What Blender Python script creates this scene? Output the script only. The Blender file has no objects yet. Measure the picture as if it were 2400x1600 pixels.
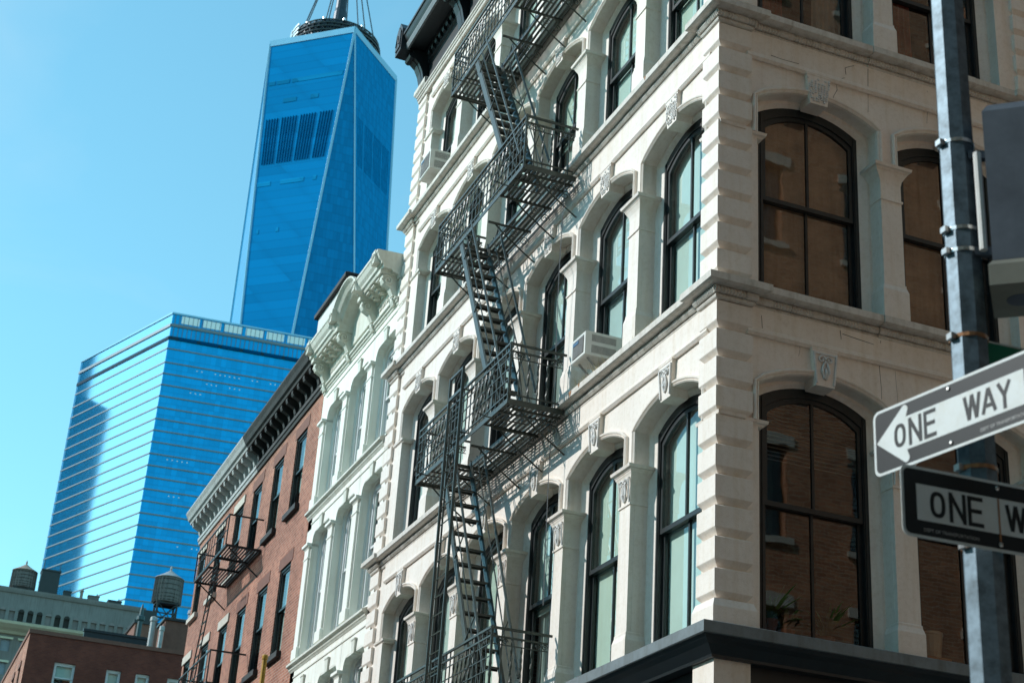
import bpy, bmesh, math, random
from mathutils import Vector, Matrix
R = math.radians
PI = math.pi
random.seed(7)
scene = bpy.context.scene
COL = scene.collection

# ---------------------------------------------------------------- camera
cam_data = bpy.data.cameras.new("camera")
cam = bpy.data.objects.new("camera", cam_data)
COL.objects.link(cam)
YAW, PITCH, ROLL = R(-69.534), R(24.7457), R(3.8949)
_f = Vector((math.sin(YAW) * math.cos(PITCH), math.cos(YAW) * math.cos(PITCH), math.sin(PITCH)))
_r = Vector((math.cos(YAW), -math.sin(YAW), 0))
_u = _r.cross(_f)
_r2 = math.cos(ROLL) * _r + math.sin(ROLL) * _u
_u2 = -math.sin(ROLL) * _r + math.cos(ROLL) * _u
CAM = Vector((14.862, -8.0969, 1.6))
m = Matrix((_r2, _u2, -_f)).transposed().to_4x4()
m.translation = CAM
cam.matrix_world = m
cam_data.sensor_width = 36.0
cam_data.lens = 3706.29 / 2400 * 36
cam_data.clip_start = 0.1
cam_data.clip_end = 6000
cam_data.dof.use_dof = True
cam_data.dof.focus_distance = 19.5
cam_data.dof.aperture_fstop = 4.0
scene.camera = cam

# ---------------------------------------------------------------- sky, sun, exposure
SUN = Vector((-0.45, -1.0, 0.67)).normalized()          # towards the sun
SUN_EL = math.asin(SUN.z)
SUN_AZ = math.atan2(SUN.x, SUN.y)                        # clockwise from +Y
world = bpy.data.worlds.new("World")
scene.world = world
world.use_nodes = True
wn = world.node_tree
for n in list(wn.nodes):
    wn.nodes.remove(n)
sky = wn.nodes.new("ShaderNodeTexSky")
sky.sky_type = 'NISHITA'
sky.sun_disc = False
sky.sun_elevation = SUN_EL
sky.sun_rotation = SUN_AZ
sky.altitude = 10
sky.air_density = 1.0
sky.dust_density = 0.0
sky.ozone_density = 1.0
tint = wn.nodes.new("ShaderNodeMixRGB")
tint.blend_type = 'MULTIPLY'
tint.inputs[0].default_value = 1.0
tint.inputs[2].default_value = (2.05, 3.74, 3.55, 1)
bg = wn.nodes.new("ShaderNodeBackground")
bg.inputs[1].default_value = 0.085
wo = wn.nodes.new("ShaderNodeOutputWorld")
gam = wn.nodes.new("ShaderNodeGamma")                 # evens the sky out, as the photograph's grade does
gam.inputs[1].default_value = 0.8
wn.links.new(sky.outputs[0], gam.inputs[0])
wn.links.new(gam.outputs[0], tint.inputs[1])
tc = wn.nodes.new("ShaderNodeTexCoord")               # thin high haze drifting over the whole sky
mp_ = wn.nodes.new("ShaderNodeMapping")
mp_.inputs["Scale"].default_value = (1.2, 2.6, 3.4)
nz = wn.nodes.new("ShaderNodeTexNoise")
nz.inputs["Scale"].default_value = 1.6
nz.inputs["Detail"].default_value = 7
nz.inputs["Distortion"].default_value = 0.8
wr = wn.nodes.new("ShaderNodeMapRange")
wr.inputs["From Min"].default_value = 0.50
wr.inputs["From Max"].default_value = 0.85
wr.inputs["To Max"].default_value = 0.20
hz = wn.nodes.new("ShaderNodeMixRGB")
hz.inputs[2].default_value = (9.0, 10.2, 10.6, 1)
wn.links.new(tc.outputs["Generated"], mp_.inputs[0])
wn.links.new(mp_.outputs[0], nz.inputs["Vector"])
wn.links.new(nz.outputs["Fac"], wr.inputs["Value"])
wn.links.new(wr.outputs[0], hz.inputs[0])
wn.links.new(tint.outputs[0], hz.inputs[1])
wn.links.new(hz.outputs[0], bg.inputs[0])
wn.links.new(bg.outputs[0], wo.inputs[0])
sun_data = bpy.data.lights.new("sun", 'SUN')
sun_data.energy = 3.5
sun_data.angle = R(0.5)
sun_data.color = (1.0, 0.985, 0.955)
sun_ob = bpy.data.objects.new("sun", sun_data)
COL.objects.link(sun_ob)
sun_ob.rotation_euler = SUN.to_track_quat('Z', 'Y').to_euler()
sun_ob.location = (0, -30, 60)
scene.view_settings.view_transform = 'Standard'
scene.view_settings.look = 'None'
scene.view_settings.gamma = 1.0
scene.view_settings.use_curve_mapping = False
scene.view_settings.exposure = 0.15
scene.render.engine = 'CYCLES'
scene.cycles.use_denoising = True
scene.cycles.max_bounces = 8
scene.cycles.diffuse_bounces = 4
scene.cycles.glossy_bounces = 4
scene.cycles.transparent_max_bounces = 12
scene.cycles.caustics_reflective = False
scene.cycles.caustics_refractive = False


# ---------------------------------------------------------------- materials
def M(name, col, rough=0.6, metal=0.0, var=0.10, scale=2.0, bump=0.0, bscale=60.0, streak=0.0, spots=0.0, spec=0.5):
    mt = bpy.data.materials.new(name)
    mt.use_nodes = True
    nt = mt.node_tree
    b = nt.nodes["Principled BSDF"]
    b.inputs["Roughness"].default_value = rough
    b.inputs["Metallic"].default_value = metal
    b.inputs["Specular IOR Level"].default_value = spec
    geo = nt.nodes.new("ShaderNodeNewGeometry")
    no = nt.nodes.new("ShaderNodeTexNoise")
    no.inputs["Scale"].default_value = scale
    no.inputs["Detail"].default_value = 6
    no.inputs["Roughness"].default_value = 0.65
    nt.links.new(geo.outputs["Position"], no.inputs["Vector"])
    rp = nt.nodes.new("ShaderNodeValToRGB")
    rp.color_ramp.elements[0].position = 0.3
    rp.color_ramp.elements[1].position = 0.7
    rp.color_ramp.elements[0].color = (*[c * (1 - var) for c in col], 1)
    rp.color_ramp.elements[1].color = (*[min(1, c * (1 + var)) for c in col], 1)
    nt.links.new(no.outputs["Fac"], rp.inputs[0])
    out = rp.outputs[0]

    def mult(src, fac_socket, lo):
        r2 = nt.nodes.new("ShaderNodeValToRGB")
        r2.color_ramp.elements[0].position = 0.30
        r2.color_ramp.elements[1].position = 0.52
        r2.color_ramp.elements[0].color = (lo, lo * 0.97, lo * 0.92, 1)
        r2.color_ramp.elements[1].color = (1, 1, 1, 1)
        nt.links.new(fac_socket, r2.inputs[0])
        mx = nt.nodes.new("ShaderNodeMixRGB")
        mx.blend_type = 'MULTIPLY'
        mx.inputs[0].default_value = 1
        nt.links.new(src, mx.inputs[1])
        nt.links.new(r2.outputs[0], mx.inputs[2])
        return mx.outputs[0]
    if streak:
        mp = nt.nodes.new("ShaderNodeMapping")
        mp.inputs["Scale"].default_value = (7, 7, 0.45)
        nt.links.new(geo.outputs["Position"], mp.inputs[0])
        n2 = nt.nodes.new("ShaderNodeTexNoise")
        n2.inputs["Scale"].default_value = 1.3
        n2.inputs["Detail"].default_value = 8
        nt.links.new(mp.outputs[0], n2.inputs["Vector"])
        out = mult(out, n2.outputs["Fac"], 1 - streak)
    if spots:
        n3 = nt.nodes.new("ShaderNodeTexNoise")
        n3.inputs["Scale"].default_value = 14
        n3.inputs["Detail"].default_value = 10
        n3.inputs["Roughness"].default_value = 0.8
        nt.links.new(geo.outputs["Position"], n3.inputs["Vector"])
        out = mult(out, n3.outputs["Fac"], 1 - spots)
    nt.links.new(out, b.inputs["Base Color"])
    if bump:
        nb = nt.nodes.new("ShaderNodeTexNoise")
        nb.inputs["Scale"].default_value = bscale
        nb.inputs["Detail"].default_value = 4
        nt.links.new(geo.outputs["Position"], nb.inputs["Vector"])
        bp = nt.nodes.new("ShaderNodeBump")
        bp.inputs["Strength"].default_value = bump
        bp.inputs["Distance"].default_value = 0.02
        nt.links.new(nb.outputs["Fac"], bp.inputs["Height"])
        nt.links.new(bp.outputs[0], b.inputs["Normal"])
    return mt


def brick_mat(name, c1, c2, mortar, bw=0.21, bh=0.075, dirt=0.35):
    mt = bpy.data.materials.new(name)
    mt.use_nodes = True
    nt = mt.node_tree
    b = nt.nodes["Principled BSDF"]
    b.inputs["Roughness"].default_value = 0.9
    b.inputs["Specular IOR Level"].default_value = 0.2
    geo = nt.nodes.new("ShaderNodeNewGeometry")
    sp = nt.nodes.new("ShaderNodeSeparateXYZ")
    nt.links.new(geo.outputs["Position"], sp.inputs[0])
    ad = nt.nodes.new("ShaderNodeMath")
    ad.operation = 'ADD'
    nt.links.new(sp.outputs[0], ad.inputs[0])
    nt.links.new(sp.outputs[1], ad.inputs[1])
    cb = nt.nodes.new("ShaderNodeCombineXYZ")
    nt.links.new(ad.outputs[0], cb.inputs[0])
    nt.links.new(sp.outputs[2], cb.inputs[1])
    br = nt.nodes.new("ShaderNodeTexBrick")
    br.inputs["Scale"].default_value = 1.0
    br.inputs["Brick Width"].default_value = bw
    br.inputs["Row Height"].default_value = bh
    br.inputs["Mortar Size"].default_value = 0.008
    br.inputs["Mortar Smooth"].default_value = 0.3
    br.inputs["Bias"].default_value = -0.1
    br.inputs["Color1"].default_value = (*c1, 1)
    br.inputs["Color2"].default_value = (*c2, 1)
    br.inputs["Mortar"].default_value = (*mortar, 1)
    nt.links.new(cb.outputs[0], br.inputs["Vector"])
    no = nt.nodes.new("ShaderNodeTexNoise")
    no.inputs["Scale"].default_value = 0.7
    no.inputs["Detail"].default_value = 8
    no.inputs["Roughness"].default_value = 0.7
    nt.links.new(geo.outputs["Position"], no.inputs["Vector"])
    rp = nt.nodes.new("ShaderNodeValToRGB")
    rp.color_ramp.elements[0].position = 0.35
    rp.color_ramp.elements[1].position = 0.65
    rp.color_ramp.elements[0].color = (1 - dirt, 1 - dirt, 1 - dirt, 1)
    rp.color_ramp.elements[1].color = (1.1, 1.08, 1.05, 1)
    nt.links.new(no.outputs["Fac"], rp.inputs[0])
    mx = nt.nodes.new("ShaderNodeMixRGB")
    mx.blend_type = 'MULTIPLY'
    mx.inputs[0].default_value = 1
    nt.links.new(br.outputs["Color"], mx.inputs[1])
    nt.links.new(rp.outputs[0], mx.inputs[2])
    nt.links.new(mx.outputs[0], b.inputs["Base Color"])
    bp = nt.nodes.new("ShaderNodeBump")
    bp.inputs["Strength"].default_value = 0.5
    bp.inputs["Distance"].default_value = 0.01
    bp.invert = True
    nt.links.new(br.outputs["Fac"], bp.inputs["Height"])
    nt.links.new(bp.outputs[0], b.inputs["Normal"])
    return mt


def glass_mat(name, tintc=(0.9, 0.97, 0.95), base=0.05, gain=1.5, wave=0.04):
    mt = bpy.data.materials.new(name)
    mt.use_nodes = True
    nt = mt.node_tree
    for n in list(nt.nodes):
        nt.nodes.remove(n)
    o = nt.nodes.new("ShaderNodeOutputMaterial")
    tr = nt.nodes.new("ShaderNodeBsdfTransparent")
    tr.inputs[0].default_value = (*tintc, 1)
    gl = nt.nodes.new("ShaderNodeBsdfGlossy")
    gl.inputs["Roughness"].default_value = 0.015
    fr = nt.nodes.new("ShaderNodeFresnel")
    fr.inputs[0].default_value = 1.5
    ma = nt.nodes.new("ShaderNodeMath")
    ma.operation = 'MULTIPLY_ADD'
    ma.use_clamp = True
    ma.inputs[1].default_value = gain
    ma.inputs[2].default_value = base
    nt.links.new(fr.outputs[0], ma.inputs[0])
    geo = nt.nodes.new("ShaderNodeNewGeometry")
    inv = nt.nodes.new("ShaderNodeMath")              # only the outer surface of the pane mirrors
    inv.operation = 'SUBTRACT'
    inv.inputs[0].default_value = 1.0
    nt.links.new(geo.outputs["Backfacing"], inv.inputs[1])
    mu = nt.nodes.new("ShaderNodeMath")
    mu.operation = 'MULTIPLY'
    nt.links.new(ma.outputs[0], mu.inputs[0])
    nt.links.new(inv.outputs[0], mu.inputs[1])
    no = nt.nodes.new("ShaderNodeTexNoise")
    no.inputs["Scale"].default_value = 1.6
    no.inputs["Detail"].default_value = 2
    nt.links.new(geo.outputs["Position"], no.inputs["Vector"])
    bp = nt.nodes.new("ShaderNodeBump")
    bp.inputs["Strength"].default_value = wave
    bp.inputs["Distance"].default_value = 0.1
    nt.links.new(no.outputs["Fac"], bp.inputs["Height"])
    nt.links.new(bp.outputs[0], gl.inputs["Normal"])
    mx = nt.nodes.new("ShaderNodeMixShader")
    nt.links.new(mu.outputs[0], mx.inputs[0])
    nt.links.new(tr.outputs[0], mx.inputs[1])
    nt.links.new(gl.outputs[0], mx.inputs[2])
    nt.links.new(mx.outputs[0], o.inputs[0])
    return mt


def curtain_glass(name, body, refl, cell=(1.5, 4.0), blend=0.35, vary=0.25):
    """opaque blue curtain-wall glass: dark body colour under a mirror coat, a little different from pane to pane"""
    mt = bpy.data.materials.new(name)
    mt.use_nodes = True
    nt = mt.node_tree
    for n in list(nt.nodes):
        nt.nodes.remove(n)
    o = nt.nodes.new("ShaderNodeOutputMaterial")
    geo = nt.nodes.new("ShaderNodeNewGeometry")
    sp = nt.nodes.new("ShaderNodeSeparateXYZ")
    nt.links.new(geo.outputs["Position"], sp.inputs[0])
    ad = nt.nodes.new("ShaderNodeMath")
    ad.operation = 'SUBTRACT'
    nt.links.new(sp.outputs[1], ad.inputs[0])
    nt.links.new(sp.outputs[0], ad.inputs[1])

    def snap(sock, size):
        d = nt.nodes.new("ShaderNodeMath")
        d.operation = 'SNAP'
        d.inputs[1].default_value = size
        nt.links.new(sock, d.inputs[0])
        return d.outputs[0]
    cb = nt.nodes.new("ShaderNodeCombineXYZ")
    nt.links.new(snap(ad.outputs[0], cell[0]), cb.inputs[0])
    nt.links.new(snap(sp.outputs[2], cell[1]), cb.inputs[1])
    wn_ = nt.nodes.new("ShaderNodeTexWhiteNoise")
    wn_.noise_dimensions = '2D'
    nt.links.new(cb.outputs[0], wn_.inputs["Vector"])
    rp = nt.nodes.new("ShaderNodeValToRGB")
    rp.color_ramp.elements[0].color = (*[c * (1 - vary) for c in body], 1)
    rp.color_ramp.elements[1].color = (*[c * (1 + vary) for c in body], 1)
    nt.links.new(wn_.outputs["Value"], rp.inputs[0])
    df = nt.nodes.new("ShaderNodeBsdfDiffuse")

    def seams(sock, size, width, depth, src):
        fr_ = nt.nodes.new("ShaderNodeMath")
        fr_.operation = 'PINGPONG'
        fr_.inputs[1].default_value = size / 2
        nt.links.new(sock, fr_.inputs[0])
        lt = nt.nodes.new("ShaderNodeMapRange")
        lt.inputs["From Min"].default_value = 0
        lt.inputs["From Max"].default_value = width
        lt.inputs["To Min"].default_value = 1 - depth
        lt.inputs["To Max"].default_value = 1
        nt.links.new(fr_.outputs[0], lt.inputs["Value"])
        mm_ = nt.nodes.new("ShaderNodeMixRGB")
        mm_.blend_type = 'MULTIPLY'
        mm_.inputs[0].default_value = 1
        nt.links.new(src, mm_.inputs[1])
        nt.links.new(lt.outputs[0], mm_.inputs[2])
        return mm_.outputs[0]
    body_col = seams(sp.outputs[2], cell[1], .5, .13, rp.outputs[0])
    body_col = seams(ad.outputs[0], cell[0], .25, .06, body_col)
    nt.links.new(body_col, df.inputs[0])
    rg_ = nt.nodes.new("ShaderNodeTexNoise")            # panes are never quite in one plane
    rg_.inputs["Scale"].default_value = 0.05
    nt.links.new(geo.outputs["Position"], rg_.inputs["Vector"])
    gl = nt.nodes.new("ShaderNodeBsdfGlossy")
    gl.inputs[0].default_value = (*refl, 1)
    gl.inputs["Roughness"].default_value = 0.06
    lw0 = nt.nodes.new("ShaderNodeLayerWeight")
    lw0.inputs[0].default_value = 0.5
    lw = nt.nodes.new("ShaderNodeMapRange")
    lw.inputs["From Min"].default_value = blend[0]
    lw.inputs["From Max"].default_value = blend[1]
    lw.inputs["To Min"].default_value = blend[2]
    lw.inputs["To Max"].default_value = blend[3]
    nt.links.new(lw0.outputs["Facing"], lw.inputs["Value"])
    mx = nt.nodes.new("ShaderNodeMixShader")
    nt.links.new(lw.outputs[0], mx.inputs[0])
    nt.links.new(df.outputs[0], mx.inputs[1])
    nt.links.new(gl.outputs[0], mx.inputs[2])
    nt.links.new(mx.outputs[0], o.inputs[0])
    return mt


MAT = dict(
    white=M("white_painted_iron", (0.83, 0.75, 0.67), 0.55, var=0.05, scale=1.2, bump=0.12, bscale=60, streak=0.07, spots=0.14),
    white_soft=M("weathered_white_moulding", (0.66, 0.615, 0.55), 0.65, var=0.06, scale=3, bump=0.2, bscale=60, streak=0.2, spots=0.25),
    carved=M("carved_white_relief", (0.74, 0.72, 0.69), 0.7, var=0.08, scale=20, bump=0.6, bscale=90, spots=0.15),
    cream=M("cream_green_painted_stone", (0.84, 0.83, 0.745), 0.6, var=0.04, scale=1.5, bump=0.1, bscale=50, streak=0.08),
    cream_trim=M("cream_painted_trim", (0.66, 0.665, 0.58), 0.6, var=0.07, scale=4, bump=0.2, bscale=50, streak=0.12, spots=0.1),
    frame=M("dark_green_painted_frame", (0.012, 0.018, 0.020), 0.4, var=0.3, scale=8, bump=0.15, bscale=80),
    iron=M("grey_green_painted_iron", (0.058, 0.064, 0.052), 0.38, var=0.25, scale=6, bump=0.1, bscale=120, spots=0.2),
    iron_dark=M("black_painted_iron", (0.010, 0.010, 0.011), 0.5, var=0.25, scale=6),
    slate=M("slate_painted_metal", (0.014, 0.019, 0.022), 0.45, var=0.2, scale=2, streak=0.2),
    slate_lip=M("worn_slate_fascia", (0.16, 0.19, 0.20), 0.55, var=0.15, scale=3, streak=0.25, spots=0.2),
    shade=M("pale_mint_window_shade", (0.74, 0.75, 0.71), 0.8, var=0.06, scale=1.2),
    shade_blue=M("pale_blue_window_shade", (0.64, 0.68, 0.69), 0.8, var=0.10, scale=1.0),
    shade_warm=M("ivory_window_shade", (0.70, 0.70, 0.62), 0.8, var=0.07, scale=1.4, streak=0.06),
    tan=M("brown_paper_shade", (0.46, 0.34, 0.25), 0.9, var=0.28, scale=1.3, streak=0.25, spots=0.15),
    curtain=M("sheer_white_curtain", (0.55, 0.55, 0.53), 0.9, var=0.1, scale=3, streak=0.25),
    curtain_red=M("red_curtain", (0.30, 0.07, 0.045), 0.9, var=0.2, scale=5, streak=0.3),
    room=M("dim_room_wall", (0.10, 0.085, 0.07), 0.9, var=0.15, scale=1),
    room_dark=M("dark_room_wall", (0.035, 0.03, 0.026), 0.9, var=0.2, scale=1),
    glass=glass_mat("window_glass", gain=1.1, wave=0.003),
    glass_side=glass_mat("old_window_glass", (0.8, 0.78, 0.74), 0.03, 1.5, 0.012),
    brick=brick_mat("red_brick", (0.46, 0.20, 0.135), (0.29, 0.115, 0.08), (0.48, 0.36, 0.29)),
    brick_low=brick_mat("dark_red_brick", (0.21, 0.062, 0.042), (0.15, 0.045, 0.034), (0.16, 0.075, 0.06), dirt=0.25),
    brick_opp=brick_mat("orange_brick", (0.58, 0.26, 0.14), (0.36, 0.15, 0.08), (0.62, 0.48, 0.36), bw=0.24, bh=0.09, dirt=0.25),
    brown=M("brownstone_trim", (0.19, 0.085, 0.06), 0.85, var=0.15, scale=4, bump=0.2),
    limestone=M("pale_limestone_trim", (0.55, 0.50, 0.42), 0.8, var=0.1, scale=4, spots=0.2),
    soot=M("soot_black_metal", (0.026, 0.022, 0.020), 0.7, var=0.6, scale=2.5, bump=0.5, bscale=25, spots=0.5),
    grey_metal=M("pale_grey_painted_metal", (0.42, 0.42, 0.41), 0.6, var=0.15, scale=3, streak=0.2, spots=0.2),
    stone=M("grey_beige_stone", (0.21, 0.195, 0.185), 0.85, var=0.15, scale=0.3, streak=0.2),
    stone_pale=M("pale_cream_stone", (0.62, 0.59, 0.45), 0.8, var=0.12, scale=0.4),
    stone_pink=M("rosy_stone_infill", (0.24, 0.20, 0.19), 0.85, var=0.2, scale=0.8),
    wood=M("weathered_tank_wood", (0.17, 0.15, 0.14), 0.85, var=0.25, scale=1.5, streak=0.35),
    tank_roof=M("tank_roof_sheet", (0.30, 0.22, 0.17), 0.8, var=0.2, scale=1),
    tank_roof_grey=M("grey_tank_roof_sheet", (0.30, 0.30, 0.30), 0.6, var=0.2, scale=1),
    steel=M("galvanized_steel", (0.105, 0.14, 0.165), 0.55, metal=0.75, var=0.35, scale=14, spots=0.2),
    band=M("steel_band", (0.6, 0.6, 0.58), 0.3, metal=1.0, var=0.2, scale=30),
    rust=M("rusty_steel", (0.30, 0.14, 0.06), 0.7, metal=0.3, var=0.4, scale=30),
    sign_black=M("black_sign_sheeting", (0.022, 0.026, 0.028), 0.45, var=0.15, scale=4, spec=0.16),
    sign_white=M("white_reflective_sheeting", (0.63, 0.665, 0.655), 0.5, var=0.05, scale=6, spots=0.08, spec=0.15),
    sign_green=M("green_sign_sheeting", (0.0, 0.16, 0.09), 0.4, var=0.1, scale=6),
    sign_back=M("bare_aluminium", (0.5, 0.5, 0.5), 0.45, metal=0.8, var=0.1, scale=8),
    housing=M("dark_grey_signal_housing", (0.085, 0.10, 0.12), 0.6, var=0.2, scale=5, spec=0.2),
    housing_in=M("pale_signal_underside", (0.16, 0.16, 0.13), 0.7, var=0.15, scale=6),
    ac=M("off_white_enamel", (0.70, 0.70, 0.64), 0.45, var=0.05, scale=6, streak=0.1),
    ac_grille=M("dark_grille", (0.06, 0.065, 0.065), 0.6, var=0.1, scale=20),
    badge=M("blue_badge", (0.05, 0.12, 0.22), 0.4),
    yellow=M("yellow_painted_steel", (0.55, 0.30, 0.02), 0.45, var=0.15, scale=10, spots=0.2),
    tower=curtain_glass("blue_tower_glass", (0.001, 0.205, 0.49), (0.78, 0.96, 1.0), (1.5, 4.2), (0.62, 0.95, 0.012, 0.9), 0.11),
    tower_pale=curtain_glass("blue_block_glass", (0.0005, 0.40, 0.90), (0.92, 1.0, 1.0), (1.6, 4.03), (0.17, 0.52, 0.015, 0.82), 0.10),
    tower_side=curtain_glass("dark_tower_glass", (0.01, 0.05, 0.09), (0.2, 0.35, 0.45), (3.0, 4.0), (0.2, 1.0, 0.05, 0.6), 0.3),
    tower_light=curtain_glass("paler_tower_glass", (0.004, 0.235, 0.50), (0.78, 0.96, 1.0), (1.5, 4.2), (0.62, 0.95, 0.012, 0.9), 0.35),
    spandrel=M("steel_spandrel", (0.17, 0.21, 0.24), 0.4, metal=0.3, var=0.1, scale=0.2),
    spandrel_dark=M("louvre_band", (0.015, 0.05, 0.085), 0.7, var=0.2, scale=0.5, spec=0.1),
    screen=M("white_roof_screen", (0.93, 0.96, 0.97), 0.5, var=0.05, scale=0.3),
    edge_steel=M("bright_edge_steel", (0.30, 0.55, 0.68), 0.25, metal=0.5, var=0.05, scale=0.1),
    louvre=M("dark_louvre", (0.0, 0.065, 0.17), 0.9, var=0.2, scale=0.2, spec=0.0),
    louvre_faint=M("blue_louvre", (0.0, 0.10, 0.26), 0.9, var=0.2, scale=0.2, spec=0.0),
    mast=M("dark_mast_steel", (0.03, 0.045, 0.06), 0.45, metal=0.3, var=0.3, scale=0.4),
    mast_bright=M("bright_mast_panel", (0.75, 0.78, 0.8), 0.35, metal=0.6, var=0.2, scale=0.6),
    asphalt=M("asphalt", (0.12, 0.11, 0.10), 0.9, var=0.2, scale=1.5, bump=0.4, bscale=90),
    pavement=M("concrete_pavement", (0.32, 0.31, 0.29), 0.9, var=0.12, scale=1.2, bump=0.2, spots=0.15),
    kerb=M("granite_kerb", (0.30, 0.29, 0.28), 0.85, var=0.15, scale=4),
    road_paint=M("white_road_paint", (0.7, 0.7, 0.68), 0.8, var=0.1, scale=6, spots=0.2),
    leaf=M("green_leaf", (0.12, 0.22, 0.06), 0.5, var=0.35, scale=12),
    leaf_dry=M("dry_grass", (0.42, 0.36, 0.20), 0.8, var=0.3, scale=12),
    terracotta=M("clay_pot", (0.33, 0.14, 0.08), 0.8),
    plastic=M("white_plastic", (0.65, 0.64, 0.58), 0.45, var=0.05, scale=8),
    cardboard=M("orange_cardboard", (0.45, 0.22, 0.08), 0.8, var=0.1, scale=8),
    roof=M("roofing_felt", (0.07, 0.07, 0.07), 0.95, var=0.2, scale=1),
    white_wall=M("whitewashed_bulkhead", (0.70, 0.71, 0.71), 0.8, var=0.08, scale=1.5, streak=0.12, spots=0.1),
    verdigris=M("dark_green_finial", (0.03, 0.07, 0.075), 0.6, var=0.2, scale=2),
    cable=M("grey_cable", (0.12, 0.13, 0.14), 0.6),
    trim_blue=M("blue_grey_far_trim", (0.25, 0.28, 0.32), 0.7, var=0.15, scale=0.5),
    window_white=M("white_window_frame", (0.72, 0.73, 0.72), 0.5, var=0.04, scale=4),
)


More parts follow.
